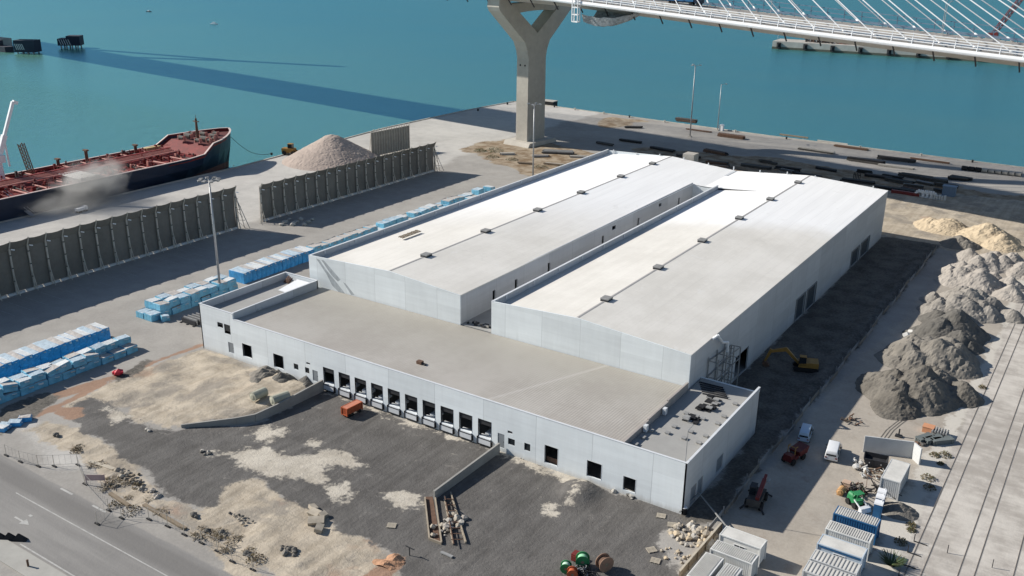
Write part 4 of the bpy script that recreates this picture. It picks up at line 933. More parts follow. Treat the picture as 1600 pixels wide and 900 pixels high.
def lay(pr, spots, label, group):
    used = set()
    for i, (x, y, z, rz) in enumerate(spots):
        k = i*7 % 3 if i % 4 else (i*5+1) % 3
        o = pr[k] if k not in used else dup(pr[k]); used.add(k)
        o.location = (x, y, z); o.rotation_euler = (0 if z == 0 else 1.4*rz*((i % 3)-1), 0 if z == 0 else rz*.5, rz); o.scale = (1, 1, 1 + .01*((i*7) % 5 - 2)) if pr[0].dimensions.z > 2 else (1 + .05*((i*3) % 5 - 2)/2, 1, 1 + .05*((i*7) % 5 - 2)); tag(o, label, 'wrapped bundle', group)
    for k, o in enumerate(pr):
        if k not in used: bpy.data.objects.remove(o)
rn = random.Random(11); u = rn.uniform
lay(protos(4.6, 1.30, 2.45, blue_m, 10), [(-115.7+u(-.03, .03), -34.5 + 1.265*k, 0, u(-.004, .004)) for k in range(22)], 'bright blue film wrapped bundle in the straight row at the left edge, nearest the screen', 'blue bundles in the straight left row')
s_ = []
for k in range(12):
    y = -36.5 + 2.5*k + u(-.1, .1)
    for c_ in range(2):
        s_.append((-107.5 + 1.95*c_ + u(-.1, .1), y, 0, u(-.08, .08)))
        if k < 9 or c_ == 0: s_.append((-107.5 + 1.8*c_ + u(-.25, .25), y + u(-.2, .2), 1.24, u(-.16, .16)))
lay(protos(1.9, 2.4, 1.22, pblue_m, 30), s_, 'pale blue wrapped bundle in the untidy row beside the sandy trench', 'pale blue bundles in the untidy front row')
s_ = []
for k in range(9):
    y = 3.6 + 2.45*k
    for c_ in range(2):
        s_.append((-118.2 + 2.6*c_ + u(-.1, .1), y + u(-.1, .1), 0, u(-.05, .05)))
        if 0 < k: s_.append((-118.3 + 2.6*c_ + u(-.15, .15), y + u(-.1, .1), 1.42, u(-.06, .06)))
lay(protos(2.45, 2.35, 1.4, pblue_m, 50), s_, 'blue wrapped bundle in the two tier row behind the left light mast', 'blue bundles in the row behind the light mast')
s_ = []
for k in range(17):
    y = 28.6 + 1.26*k; s_.append((-118.8 + u(-.08, .08), y, 0, u(-.02, .02)))
lay(protos(4.8, 1.23, 2.5, blue_m, 70), s_, 'blue wrapped bundle in the front stretch of the row along the left hall wall', 'blue bundles at the front of the hall row')
s_ = []
for k in range(30):
    y = 50.8 + 2.5*k
    if k in (19, 24, 28): continue
    for c_ in range(2):
        s_.append((-119.8 + 2.9*(1-c_) + u(-.2, .2), y + u(-.15, .15), 0, u(-.1, .1)))
    if k not in (9, 14, 20, 25, 26): s_.append((-117.5 + u(-.25, .25), y + u(-.12, .12), 1.36, u(-.08, .08)))
lay(protos(2.8, 2.46, 1.35, pblue_m, 90), s_, 'pale wrapped bundle in the far stretch of the row peeping over the left hall parapet', 'pale bundles at the far end of the hall row')
# loose blue sacks near the road, fallen wrap
s_ = [(*at(x, y)[:2], 0, a) for x, y, a in ((8, 668, .5), (24, 664, .7), (40, 657, .9), (2, 672, .4))]
lay(protos(1.9, 1.3, .7, blue_m, 120), s_, 'bright blue sack in the short line by the sandy pit at the left edge', 'blue sacks by the pit')
s_ = [(*at(x, y)[:2], .0, a) for x, y, a in ((243, 497, .9), (258, 500, -.4), (236, 492, .2))]
lay(protos(1.7, 1.5, 1.1, pblue_m, 140), s_, 'torn light blue bundle fallen at the front end of the row behind the light mast', 'torn bundles')
mb = MB(); p = at(305, 503)
for k in range(8): mb.box(p.x-2+.1*k, p.y-1.6+.42*k, .1, p.x+2, p.y-1.35+.42*k, 1.0 + .2*(k % 2), k % 2)
for k in range(3): mb.box(p.x-2.2+1.9*k, p.y-2, 0, p.x-1.9+1.9*k, p.y+2.2, .14, 0)
tag(mb.build('scrap_stack', [dark_m, grey_m]), 'dark stack of steel frames on the ground beside the left office corner', 'steel stack')

# ------------------------------------------------------------------ heaps
def heap(name, lobes, mt, label, cat='heap', res=44, seed=0, rgh=.5, pad=1.25, fine=.28):
    """lobes: (x, y, rx, ry, h); one solid mound with an irregular skin"""
    x0 = min(l[0]-l[2]*pad for l in lobes); x1 = max(l[0]+l[2]*pad for l in lobes); y0 = min(l[1]-l[3]*pad for l in lobes); y1 = max(l[1]+l[3]*pad for l in lobes)
    nx_ = max(12, int((x1-x0)/.34)); ny_ = max(12, int((y1-y0)/.34)); nx_, ny_ = min(nx_, 110), min(ny_, 110)
    xx, yy = np.meshgrid(np.linspace(x0, x1, nx_), np.linspace(y0, y1, ny_)); o_ = seed*13.7
    wx = xx + (fbm(xx*.16+o_, yy*.16, 5)-.5)*4.4*rgh; wy = yy + (fbm(xx*.16+50+o_, yy*.16+9, 5)-.5)*4.4*rgh
    zz = np.full(xx.shape, -.5)
    for (cx, cy_, rx, ry, h) in lobes:
        r = np.sqrt(((wx-cx)/rx)**2 + ((wy-cy_)/ry)**2); prof = h*np.clip(1.0-r, -.5, 1); prof = np.where(prof > h*.86, h*.86 + (prof-h*.86)*.4, prof); zz = np.maximum(zz, prof)
    gul = np.abs(2*fbm(xx*.42+o_, yy*.42+7, 3)-1); kz = np.clip(zz, 0, 1.6)/1.6
    zz = zz - kz*np.clip(.32-gul, 0, 1)*1.7*rgh + kz*((fbm(xx*.9+o_, yy*.9)-.5)*.7*rgh) + np.clip(zz+.3, 0, .5)*2*(rng.random(zz.shape)-.5)*fine*.55
    zz = np.maximum(zz, -.35)
    mb = MB(); v = np.stack([xx.ravel(), yy.ravel(), zz.ravel()], 1).tolist(); id_ = np.arange(nx_*ny_).reshape(ny_, nx_); f = []
    for jj in range(ny_-1):
        for ii in range(nx_-1):
            q = (id_[jj, ii], id_[jj, ii+1], id_[jj+1, ii+1], id_[jj+1, ii])
            if max(v[k][2] for k in q) > -.3: f.append([int(k) for k in q])
    mb.add(v, f); o = mb.build(name, mt, fix=False)
    return tag(o, label, cat)
heap('gravel_heap', [(-187.5, 130.5, 17, 17, 9.6)], pinks_m, 'large smooth conical pinkish gravel heap behind the long windbreak screen', seed=1, rgh=.16)
heap('sand_heap', [(3.0, 166, 8, 7, 3.4), (13.5, 163, 8.5, 8, 4.8), (17.5, 158, 6, 6, 3.6), (-1, 167, 5, 5, 2.4)], tan_m, 'golden sand heap farthest back, beyond the shadow of the hall', seed=2, rgh=.55)
heap('sand_heap', [(8.6, 152.6, 5, 4.6, 3.0)], greys_m, 'small grey heap at the foot of the golden sand heap', seed=12, rgh=.6)
def lumpy(cx, cy_, rx, ry, h, n, seed):
    rn = random.Random(seed); L_ = [(cx, cy_, h*1.25, h*1.35, h)]
    for k in range(n):
        a = rn.uniform(0, 6.283); r = math.sqrt(rn.uniform(.12, 1)); hh_ = h*rn.uniform(.55, .98)*(1.12-.42*r); x = cx + (rx-hh_*1.05)*r*math.cos(a); y = cy_ + (ry-hh_*1.05)*r*math.sin(a)
        L_.append((x, y, hh_*rn.uniform(1.05, 1.45), hh_*rn.uniform(1.15, 1.6), hh_))
    return L_
midg_m = mat('mid_gravel', (.265, .245, .218), .95, .30, .25, .7, 1.3); darkg_m = mat('darker_gravel', (.142, .130, .112), .95, .40, .25, .8, 1.2)
heap('gravel_heap', lumpy(17.0, 138, 12.8, 11.5, 4.1, 12, 3), pales_m, 'pale gravel heap just in front of the golden sand heap', seed=3, rgh=.6)
heap('gravel_heap', lumpy(17.8, 121.5, 11.8, 12, 4.6, 12, 4), pales_m, 'pale lumpy gravel heap second from the golden sand', seed=4, rgh=.65)
heap('gravel_heap', lumpy(18.6, 105, 11, 11.6, 5.0, 12, 5), midg_m, 'middle grey gravel heap between the pale heaps and the dark heaps', seed=5, rgh=.65)
heap('gravel_heap', lumpy(18.4, 88.5, 10.4, 11, 5.3, 10, 6), darks_m, 'dark gravel heap with a rounded top behind the white sacks', seed=6, rgh=.45)
heap('gravel_heap', lumpy(18.0, 72, 10.6, 11.2, 5.4, 12, 7), greys_m, 'grey brown gravel heap second from the front with torn edges', seed=7, rgh=.7)
heap('gravel_heap', lumpy(18.2, 56.5, 9.8, 11.4, 5.7, 12, 8), darkg_m, 'nearest dark gravel heap, beside the white wall panels', seed=8, rgh=.7)
heap('rubble_heap', [(23.7, 17.2, 2.5, 2.2, 1.5)], greys_m, 'small round grey rubble heap right of the portable toilets', seed=9, rgh=.35)
q = at(830, 200)
def rubble(name, c, rx, ry, n, rmin, rmax, mts, label, cat, seed):
    rn = random.Random(seed); mb = MB()
    for k in range(n):
        a = rn.uniform(0, 6.28); r = math.sqrt(rn.random()); s = rn.uniform(rmin, rmax)
        mb.rock((c[0] + rx*r*math.cos(a), c[1] + ry*r*math.sin(a), s*.3 + .4*(1-r)*rmax), s, rn.random(), rn.randrange(len(mts)))
    return tag(mb.build(name, mts), label, cat)
rubble('rubble_heap', at(1085, 838), 3.2, 2.6, 85, .12, .62, [rubble_m, conc_m, tan_m, rubble_m], 'scattered pale stone rubble heap in front of the warehouse corner', 'rubble', 3)
rubble('rubble_heap', at(1055, 868), 2.2, 1.4, 20, .1, .35, [rubble_m, tan_m], 'thin scatter of stones in front of the corner rubble heap', 'rubble', 4)
rubble('rubble_heap', at(978, 772), 2.6, .9, 26, .12, .5, [conc_m, darks_m], 'row of broken concrete at the wall foot under the last front window', 'rubble', 5)
rubble('rubble_heap', at(812, 712), 2.2, .6, 14, .1, .3, [conc_m, rust_m], 'small rubble at the wall foot right of the straight ramp wall', 'rubble', 6)
rubble('rubble_heap', at(452, 862), 1.5, 1.0, 16, .15, .5, [darks_m, greys_m], 'dark boulder pile on the sand bank near the road fence', 'rubble', 7)
rubble('rubble_heap', at(378, 812), 2.6, .7, 14, .1, .32, [darks_m, rubble_m], 'low line of dark stones at the sand edge near the road', 'rubble', 8)
rubble('rubble_heap', at(700, 820), 1.6, 3.6, 34, .15, .7, [pales_m, conc_m, rubble_m], 'pale excavated lumps along the right side of the timbered trench', 'rubble', 9)
rubble('rubble_heap', at(320, 708), .9, .5, 7, .2, .45, [conc_m, darks_m], 'lone clump of concrete lumps on the dark yard left of the pale patch', 'rubble', 10)
rubble('rubble_heap', at(425, 590), 4.2, 2.4, 30, .25, .9, [greys_m, darks_m, pales_m], 'grey spoil lumps on the sand below the small office windows', 'rubble', 21)
for k, (px, py, r, h, mt_, lb) in enumerate(((418, 583, 3.4, 1.5, greys_m, 'grey spoil heap on the sand below the left front doorways'), (440, 592, 3.2, 1.7, darks_m, 'dark spoil heap on the sand between small office windows and rolls'), (472, 598, 2.2, 1.3, darks_m, 'small dark spoil heap beside the upper end of the bent ramp wall'), (395, 598, 3.0, .9, greys_m, 'low grey spoil heap left of the two geotextile rolls'))):
    c_ = at(px, py, .5); heap('spoil_heap', [(c_.x, c_.y, r, r*.8, h+.5), (c_.x+r*.5, c_.y-.8, r*.6, r*.6, h*.8+.4)], mt_, lb, seed=50+k, rgh=.7)
rubble('rubble_heap', at(205, 745), 3.5, 1.0, 24, .15, .55, [rubble_m, darks_m, wood_m], 'brown brushwood and stones along the sand edge by the road fence', 'rubble', 22)
rubble('rubble_heap', at(232, 770), 2.6, .8, 18, .15, .5, [rubble_m, pales_m], 'pale stones along the edge of the dark yard above the road fence', 'rubble', 23)
for px, py, s, lb in ((1395, 790, 0, ''),): pass
mb = MB(); c = at(495, 812)
for k, (dx, dy, a, b) in enumerate(((-.9, .6, 1.4, .9), (.5, -.6, 1.7, 1.0), (.3, .9, .8, .7), (2.0, -1.6, 1.2, .8), (-2.0, 1.4, 1.0, .7))): mb.M = Matrix.Translation((c.x+dx, c.y+dy, .35)) @ Matrix.Rotation(.7*k, 4, 'Z') @ Matrix.Rotation(.25, 4, 'X'); mb.box(-a*.62, -b*.62, -.25, a*.62, b*.62, .28)
tag(mb.build('concrete_blocks', rubble_m), 'tumbled concrete slabs on the edge of the sand bank beside the dark yard', 'concrete blocks')

# rolls and sacks on the raised sand
for (px, py, L_, rz, lb) in ((405, 620, 2.6, .5, 'left of two fat pale geotextile rolls on the sand behind the bent ramp wall'), (438, 626, 3.0, .35, 'right and longer of two fat pale geotextile rolls behind the bent ramp wall')):
    p = at(px, py, 1.2); mb = MB(); mb.tube((-L_/2, 0, 0), (L_/2, 0, 0), .78, n=14); mb.tube((-L_/2-.12, 0, 0), (-L_/2, 0, 0), .3, .6, n=10); mb.tube((L_/2, 0, 0), (L_/2+.12, 0, 0), .6, .3, n=10)
    o = mb.build('geotextile_roll', mat('roll_pale_%d' % px, (.36, .36, .29), .8, .15, 1.2), smooth=False); o.location = (p.x, p.y, p.z+.5); o.rotation_euler = (0, 0, rz+1.0); tag(o, lb, 'roll')

# ------------------------------------------------------------------ containers and cabins
def corrug(mb, x0, y0, x1, y1, z0, z1, n=22, d=.05, mi=0):
    """profiled box walls: shallow ribs all round a core"""
    mb.box(x0+d, y0+d, z0, x1-d, y1-d, z1, mi)
    for k in range(n):
        a = x0 + .1 + (x1-x0-.2)*k/n; b = a + (x1-x0-.2)/n*.5
        mb.box(a, y0, z0+.12, b, y0+d-.003, z1-.12, mi); mb.box(a, y1-d+.003, z0+.12, b, y1, z1-.12, mi)
    m_ = max(4, int(n*(y1-y0)/(x1-x0)))
    for k in range(m_):
        a = y0 + .1 + (y1-y0-.2)*k/m_; b = a + (y1-y0-.2)/m_*.5
        mb.box(x0, a, z0+.12, x0+d-.003, b, z1-.12, mi); mb.box(x1-d+.003, a, z0+.12, x1, b, z1-.12, mi)
def container(p, L_, Wd, H_, rz, body, roofm, label, ribs=True, seams=False, window=False, nrib=22, roofribs=26, doors=True, group=None):
    t = empty('container', p, rz, label, 'container')
    mb = MB()
    if ribs: corrug(mb, -L_/2, -Wd/2, L_/2, Wd/2, .12, H_, nrib)
    else: mb.box(-L_/2+.03, -Wd/2+.03, .12, L_/2-.03, Wd/2-.03, H_)
    mb.build('body', body, t)
    mb = MB()
    for sx_ in (-1, 1):
        for sy_ in (-1, 1): mb.box(sx_*L_/2-.09, sy_*Wd/2-.09, 0, sx_*L_/2+.09, sy_*Wd/2+.09, H_+.03)
    for sy_ in (-1, 1): mb.box(-L_/2+.09, sy_*Wd/2-.06, H_-.1, L_/2-.09, sy_*Wd/2+.06, H_+.06); mb.box(-L_/2+.09, sy_*Wd/2-.06, .03, L_/2-.09, sy_*Wd/2+.06, .2)
    for sx_ in (-1, 1): mb.box(sx_*L_/2-.06, -Wd/2+.09, H_-.1, sx_*L_/2+.06, Wd/2-.09, H_+.06)
    mb.build('frame', body, t)
    mb = MB(); mb.box(-L_/2+.07, -Wd/2+.07, H_-.02, L_/2-.07, Wd/2-.07, H_+.03)
    if seams:
        for k in range(roofribs): x = -L_/2 + .2 + (L_-.4)*(k+.5)/roofribs; mb.box(x-.05, -Wd/2+.07, H_+.03, x+.05, Wd/2-.07, H_+.085, 1)
    elif roofribs:
        for k in range(roofribs): x = -L_/2 + .15 + (L_-.3)*k/roofribs; mb.box(x, -Wd/2+.07, H_+.03, x+(L_-.3)/roofribs*.5, Wd/2-.07, H_+.11)
    mb.build('roof', [roofm, grey_m], t)
    if doors:
        mb = MB()
        for y in (-Wd/4, Wd/4): mb.box(-L_/2-.03, y-Wd/4+.12, .25, -L_/2+.02, y+Wd/4-.05, H_-.15)
        dd = mb.build('door', body, t); mb = MB()
        for y in (-.7, -.25, .25, .7): mb.tube((-L_/2-.06, y, .3), (-L_/2-.06, y, H_-.2), .025, n=6)
        mb.build('lock_rod', steel_m, dd)
    if window:
        mb = MB(); mb.box(-.75, -Wd/2-.02, 1.0, .75, -Wd/2+.03, 2.1); wf = mb.build('window', white_m, t); MB().box(-.66, -Wd/2-.035, 1.08, -.04, -Wd/2-.021, 2.02).build('pane', glass_m, wf); MB().box(.04, -Wd/2-.035, 1.08, .66, -Wd/2-.021, 2.02).build('pane', glass_m, wf)
    return t
zb = .0
XC, LC = 20.4, 5.35
container((XC, 8.6, zb), LC, 2.05, 2.7, 0, cblue_m, croof_m, 'blue corrugated container with pale ribbed roof, farthest of the right cabin row', nrib=17, roofribs=18)
container((XC+.1, 4.7, zb), LC, 2.05, 2.65, 0, cwhite_m, croof_m, 'white corrugated container in front of the blue one in the right cabin row', nrib=19, roofribs=18)
t = container((XC+.2, 1.0, zb), LC, 2.3, 2.7, 0, coffice_m, croof_m, 'blue grey site cabin with a smooth pale roof, third in the right cabin row', ribs=False, roofribs=0, window=True, doors=False)
MB().box(-2.6, -1.21, 2.38, 2.6, -1.13, 2.62).build('fascia', cblue_m, t)
container((XC+.4, -2.6, zb), LC, 2.2, 2.7, 0, cgrey_m, croof_m, 'grey cabin with a seamed roof of eleven strips, fourth in the right cabin row', ribs=False, seams=True, roofribs=11, doors=False)
container((XC+.4, -5.3, zb), LC, 2.3, 2.7, 0, cgrey_m, croof_m, 'grey cabin with a seamed roof at the bottom edge of the right cabin row', ribs=False, seams=True, roofribs=11, doors=False, window=True)
container((21.9, 23.0, zb), 2.45, 6.0, 2.8, 0, cgrey_m, croof_m, 'lone pale grey container standing end on in front of the white wall panels', nrib=9, roofribs=0, doors=False)
container((9.9, -4.15, zb), 5.2, 2.1, 2.7, R(-1), cwhite_m, croof_m, 'white smooth site cabin with a dark window just right of the warehouse corner', ribs=False, roofribs=0, window=True, doors=False)
container((10.1, -7.65, zb), 5.2, 2.1, 2.7, R(-1), cwhite_m, croof_m, 'white container with a ribbed grey roof in front of the white site cabin', roofribs=20, doors=False)
container((8.35, -12.4, zb), 2.15, 5.4, 2.7, R(-1), cwhite_m, croof_m, 'pale container with a lengthwise ribbed roof at the bottom edge beside the fence', nrib=10, roofribs=11, doors=False)
container((11.0, -12.8, zb), 1.95, 5.2, 2.6, R(-1), cgrey_m, croof_m, 'grey container at the bottom edge right of the lengthwise ribbed one', nrib=10, roofribs=6, doors=False)
t = container((-55.6, -3.7, .38), 1.25, 3.3, 1.3, R(-4), orange_m, mat('orange_faded', (.50, .20, .13), .6, .15, .6), 'orange box trailer parked alone in the dark yard before the docks', nrib=4, roofribs=0, doors=False); t['category'] = 'trailer'; t.name = 'box_trailer'
for y in (-1.2, -.5, 1.1):
    for x in (-.62, .42): MB().tube((x, y, -.08), (x+.2, y, -.08), .33, n=12).build('wheel', tyre_m, t)
# portable toilets
def toilet(p, label):
    t = empty('portable_toilet', p, R(4), label, 'toilet'); mb = MB(); mb.box(-.52, -.55, .08, .52, .55, 2.1)
    for k in range(3): mb.box(-.54, -.45+.33*k, .25, -.5, -.25+.33*k, 1.9)
    mb.build('cabin', cblue_m, t)
    mb = MB(); mb.extrude([(-.56, -.6, 2.1), (-.56, .6, 2.1), (-.56, .5, 2.3), (-.56, -.5, 2.3)], (1.12, 0, 0)); mb.tube((.3, .3, 2.3), (.3, .3, 2.55), .06, n=6); mb.build('roof', white_m, t)
    MB().box(-.42, -.57, .2, .36, -.53, 1.95).build('door', cblue_m, t)
    MB().box(-.6, -.62, 0, .6, .62, .08).build('base', dark_m, t)
toilet(at(1370, 807), 'blue portable toilet with a white roof, nearest of the line of three'); toilet(at(1372.5, 797), 'blue portable toilet with a white roof, middle of the line of three'); toilet(at(1375, 788.5), 'blue portable toilet with a white roof, farthest of the line of three')

# ------------------------------------------------------------------ vehicles
def car(p, rz, paint, label, van=False, cat='car'):
    t = empty('car', p, rz, label, cat)
    if van: prof = [(-2.2, .35), (2.25, .35), (2.3, .95), (1.7, 1.15), (1.15, 1.85), (-2.05, 1.9), (-2.2, 1.6)]
    else: prof = [(-2.15, .35), (2.2, .35), (2.25, .75), (1.95, .92), (1.0, 1.02), (.35, 1.52), (-1.2, 1.54), (-1.95, 1.1), (-2.2, 1.0)]
    bm = bmesh.new(); Wd = .88; n = len(prof); L_, R_ = [], []
    for sgn, st in ((-1, L_), (1, R_)):
        for x, z in prof: st.append(bm.verts.new((x, sgn*(Wd if z < 1.05 else Wd*.80), z)))
    bm.faces.new(L_); bm.faces.new(R_[::-1])
    for i in range(n): bm.faces.new((L_[i], R_[i], R_[(i+1) % n], L_[(i+1) % n]))
    bmesh.ops.recalc_face_normals(bm, faces=bm.faces); bmesh.ops.bevel(bm, geom=bm.edges[:], offset=.09, segments=2, affect='EDGES', profile=.6)
    me = bpy.data.meshes.new('body'); bm.to_mesh(me); bm.free(); me.materials.append(paint); me.polygons.foreach_set('use_smooth', [True]*len(me.polygons))
    b = bpy.data.objects.new('body', me); col.objects.link(b); b.parent = t
    if van:
        ws = [(1.60, 1.22), (1.18, 1.80)]; rw = [(-2.215, 1.1), (-2.12, 1.7)]; sw = [(-1.9, 1.15), (1.3, 1.15), (.95, 1.72), (-1.9, 1.74)]
    else:
        ws = [(.98, 1.06), (.42, 1.48)]; rw = [(-1.86, 1.14), (-1.28, 1.50)]; sw = [(-1.5, 1.07), (.78, 1.07), (.30, 1.42), (-1.1, 1.44)]
    for nm, pr, o in (('windscreen', ws, .025), ('rear_window', rw, -.025)):
        (xa, za), (xb, zb_) = pr; mb = MB(); mb.quad((xa+o, -.66, za+.02), (xa+o, .66, za+.02), (xb+o, .58, zb_+.02), (xb+o, -.58, zb_+.02)); mb.build(nm, glass_m, t)
    for sgn in (-1, 1):
        mb = MB(); mb.add([(x, sgn*(.872 if z < 1.2 else .74), z) for x, z in sw], [(0, 1, 2, 3)]); mb.build('side_window', glass_m, t)
        for x in (-1.35, 1.4):
            wv = MB().tube((x, sgn*.70, .33), (x, sgn*.91, .33), .33, n=16).build('wheel', tyre_m, t); MB().tube((x, sgn*.905, .33), (x, sgn*.925, .33), .2, n=12).build('rim', steel_m, wv)
        MB().box(2.18, sgn*.62-.16, .66, 2.29, sgn*.62+.16, .82).build('headlight', white_m, t)
        MB().box(-2.24, sgn*.66-.14, .72, -2.14, sgn*.66+.14, .9).build('tail_light', redp_m, t)
        MB().box(.75, sgn*.9, 1.0, .95, sgn*1.05, 1.14).build('wing_mirror', dark_m, t)
    return t
wpaint = mat('white_car_paint', (.72, .73, .74), .25, .04, .5, spec=.6); lblue = mat('light_blue_paint', (.42, .55, .68), .3, .06, .5, spec=.5)
t = car((12.2, 27.3, 0), R(99), wpaint, 'white car parked in the sun beside the edge of the hall shadow', van=True); t.scale = (1.08, 1.12, 1.0)
car((7.1, 30.4, 0), R(99), lblue, 'light blue van parked in the hall shadow next to the fence', van=True)
# dark red compact dumper
t = empty('site_dumper', at(1240, 719), R(75), 'dark red site dumper standing in the shadow below the light blue van', 'dumper')
dred = mat('dark_red_paint', (.11, .016, .015), .5, .2, .8)
MB().extrude([(0.2, -.9, .9), (2.0, -.9, .9), (2.5, -.9, 1.9), (-.1, -.9, 1.7)], (0, 1.8, 0)).build('skip', dred, t)
mb = MB(); mb.box(-1.9, -.7, .5, .1, .7, 1.15); mb.box(-1.9, -.65, 1.15, -.9, .65, 1.55); mb.build('chassis', dred, t)
MB().box(-.8, -.3, 1.15, -.4, .3, 1.6).build('seat', black_m, t)
mb = MB()
for y in (-.6, .6): mb.bar((-.9, y, 1.5), (-.9, y, 2.6), .09); mb.bar((-.9, y, 2.6), (-.3, y, 2.6), .09)
mb.bar((-.9, -.6, 2.6), (-.9, .6, 2.6), .09); mb.build('roll_bar', yellow_m, t)
for x in (-1.4, 1.2):
    for y in (-.95, .6): MB().tube((x, y, .5), (x, y+.35, .5), .5, n=14).build('wheel', tyre_m, t)
# red tracked drill rig / telehandler in the shadow by the fence
t = empty('telehandler', at(1181, 786), R(97), 'red telescopic handler with raised boom in the shadow by the fence', 'telehandler')
mb = MB(); mb.extrude([(-2.2, -.9, .7), (2.0, -.9, .7), (2.1, -.9, 1.3), (-.2, -.9, 1.5), (-2.2, -.9, 1.7)], (0, 1.8, 0)); mb.build('body', beam_m, t)
cb = MB().extrude([(-.6, .1, 1.3), (.9, .1, 1.3), (.7, .1, 2.6), (-.6, .1, 2.6)], (0, .85, 0)).build('cab', glass_m, t); MB().box(-.65, .08, 2.6, .75, .97, 2.7).build('roof', dark_m, cb)
mb = MB(); mb.bar((-2.0, -.45, 1.9), (2.0, -.45, 2.7), .5); mb.bar((1.9, -.45, 2.68), (3.0, -.45, 2.9), .36); mb.build('boom', redp_m, t)
mb = MB(); mb.bar((3.0, -.45, 2.9), (3.1, -.45, 2.0), .3); mb.bar((3.1, -1.0, 1.9), (3.1, .1, 1.9), .15); mb.bar((3.1, -.9, 1.9), (4.2, -.9, 1.8), .12); mb.bar((3.1, 0, 1.9), (4.2, 0, 1.8), .12); mb.build('fork', steel_m, t)
for x in (-1.45, 1.35):
    for y in (-1.2, .75): MB().tube((x, y, .62), (x, y+.45, .62), .62, n=16).build('wheel', tyre_m, t)
for x, y in ((2.2, -1.2), (2.2, 1.2), (-2.2, -1.2), (-2.2, 1.2)): MB().bar((x*.8, y*.6, .9), (x*1.15, y*1.35, .12), .2).build('stabiliser', dark_m, t)
# yellow excavator in the shadow
t = empty('excavator', at(1258, 578), R(200), 'yellow tracked excavator with its arm reaching out in the hall shadow', 'excavator')
for y in (-1.35, .75):
    mb = MB(); mb.extrude([(-1.9, y, .15), (1.9, y, .15), (2.2, y, .5), (1.9, y, .88), (-1.9, y, .88), (-2.2, y, .5)], (0, .6, 0)); mb.build('track', tyre_m, t)
mb = MB(); mb.extrude([(-2.1, -1.25, .95), (1.3, -1.25, .95), (1.3, -1.25, 1.6), (-.6, -1.25, 1.9), (-2.1, -1.25, 1.9)], (0, 2.5, 0)); mb.build('body', yellow_m, t)
cb = MB().extrude([(.1, .3, 1.3), (1.4, .3, 1.3), (1.15, .3, 2.9), (.1, .3, 2.9)], (0, .95, 0)).build('cab', glass_m, t); MB().box(.05, .26, 2.9, 1.25, 1.29, 2.98).build('roof', yellow_m, cb)
MB().extrude([(1.2, -.25, 1.5), (3.6, -.25, 4.0), (6.2, -.25, 3.2), (6.1, -.25, 2.8), (3.7, -.25, 3.3), (1.4, -.25, 1.1)], (0, .5, 0)).build('boom', yellow_m, t)
mb = MB(); mb.extrude([(6.4, -.2, 3.5), (5.9, -.2, 3.2), (7.0, -.2, .9), (7.3, -.2, 1.0)], (0, .4, 0)); st_ = mb.build('stick', yellow_m, t)
MB().extrude([(7.3, -.6, 1.1), (6.7, -.6, .9), (6.2, -.6, .25), (6.9, -.6, .05), (7.5, -.6, .4)], (0, 1.2, 0)).build('bucket', rust_m, st_)
MB().tube((2.4, 0, 2.0), (3.4, 0, 3.2), .12, n=8).build('hydraulic_ram', steel_m, t)
# yellow loader at the quay edge
t = empty('wheel_loader', at(455, 242), R(20), 'yellow wheel loader on the quay left of the conical heap', 'loader')
mb = MB(); mb.box(-3.0, -1.2, 1.0, 1.5, 1.2, 2.4); mb.build('body', yellow_m, t); cb = MB().box(-.8, -.8, 2.4, .8, .8, 3.9).build('cab', glass_m, t); MB().box(-.9, -.9, 3.9, .9, .9, 4.0).build('roof', yellow_m, cb)
MB().extrude([(3.0, -1.5, .3), (4.4, -1.5, .2), (4.2, -1.5, .5), (3.3, -1.5, 1.7), (2.9, -1.5, 1.2)], (0, 3.0, 0)).build('bucket', yellow_m, t)
mb = MB(); mb.bar((1.2, -.6, 2.0), (3.2, -.6, 1.0), .3); mb.bar((1.2, .6, 2.0), (3.2, .6, 1.0), .3); mb.build('lift_arm', yellow_m, t)
for x in (-2.0, 1.3):
    for y in (-1.4, .8): MB().tube((x, y, .8), (x, y+.6, .8), .8, n=16).build('wheel', tyre_m, t)
# green compact loader and orange tank with scrap
t = empty('compact_loader', at(1337, 790), R(-35), 'green compact loader squeezed between scrap and the blue container', 'loader')
mb = MB(); mb.box(-1.2, -.6, .45, .7, .6, 1.2); mb.tube((-1.3, 0, 1.15), (-.2, 0, 1.15), .45, n=12); mb.build('body', green_m, t)
mb = MB()
for x, y in ((-.2, -.55), (-.2, .55), (.6, -.55), (.6, .55)): mb.bar((x, y, 1.2), (x, y, 2.1), .08)
mb.box(-.3, -.62, 2.1, .7, .62, 2.17); mb.build('canopy', green_m, t)
mb = MB(); mb.extrude([(1.4, -.8, .1), (2.1, -.8, .1), (1.9, -.8, .7), (1.4, -.8, .8)], (0, 1.6, 0)); mb.bar((.2, -.6, 1.2), (1.5, -.6, .6), .14); mb.bar((.2, .6, 1.2), (1.5, .6, .6), .14); mb.build('bucket', white_m, t)
for x in (-.8, .45):
    for y in (-.85, .55): MB().tube((x, y, .42), (x, y+.3, .42), .42, n=12).build('wheel', tyre_m, t)
p = at(1313, 772); mb = MB(); mb.tube((p.x, p.y-.6, .6), (p.x+.1, p.y+.6, .6), .5, n=14); mb.tube((p.x, p.y-.75, .6), (p.x, p.y-.6, .6), .25, .45, n=14); mb.box(p.x-.4, p.y-.5, 0, p.x+.4, p.y+.5, .15)
tag(mb.build('fuel_tank', mat('faded_orange', (.50, .29, .13), .6, .15, 1)), 'faded orange drum tank left of the green loader', 'tank')
p = at(1322, 762); mb = MB(); mb.box(p.x-.6, p.y-.45, 0, p.x+.6, p.y+.45, .9); mb.box(p.x-.5, p.y-.5, .9, p.x+.5, p.y+.5, 1.0)
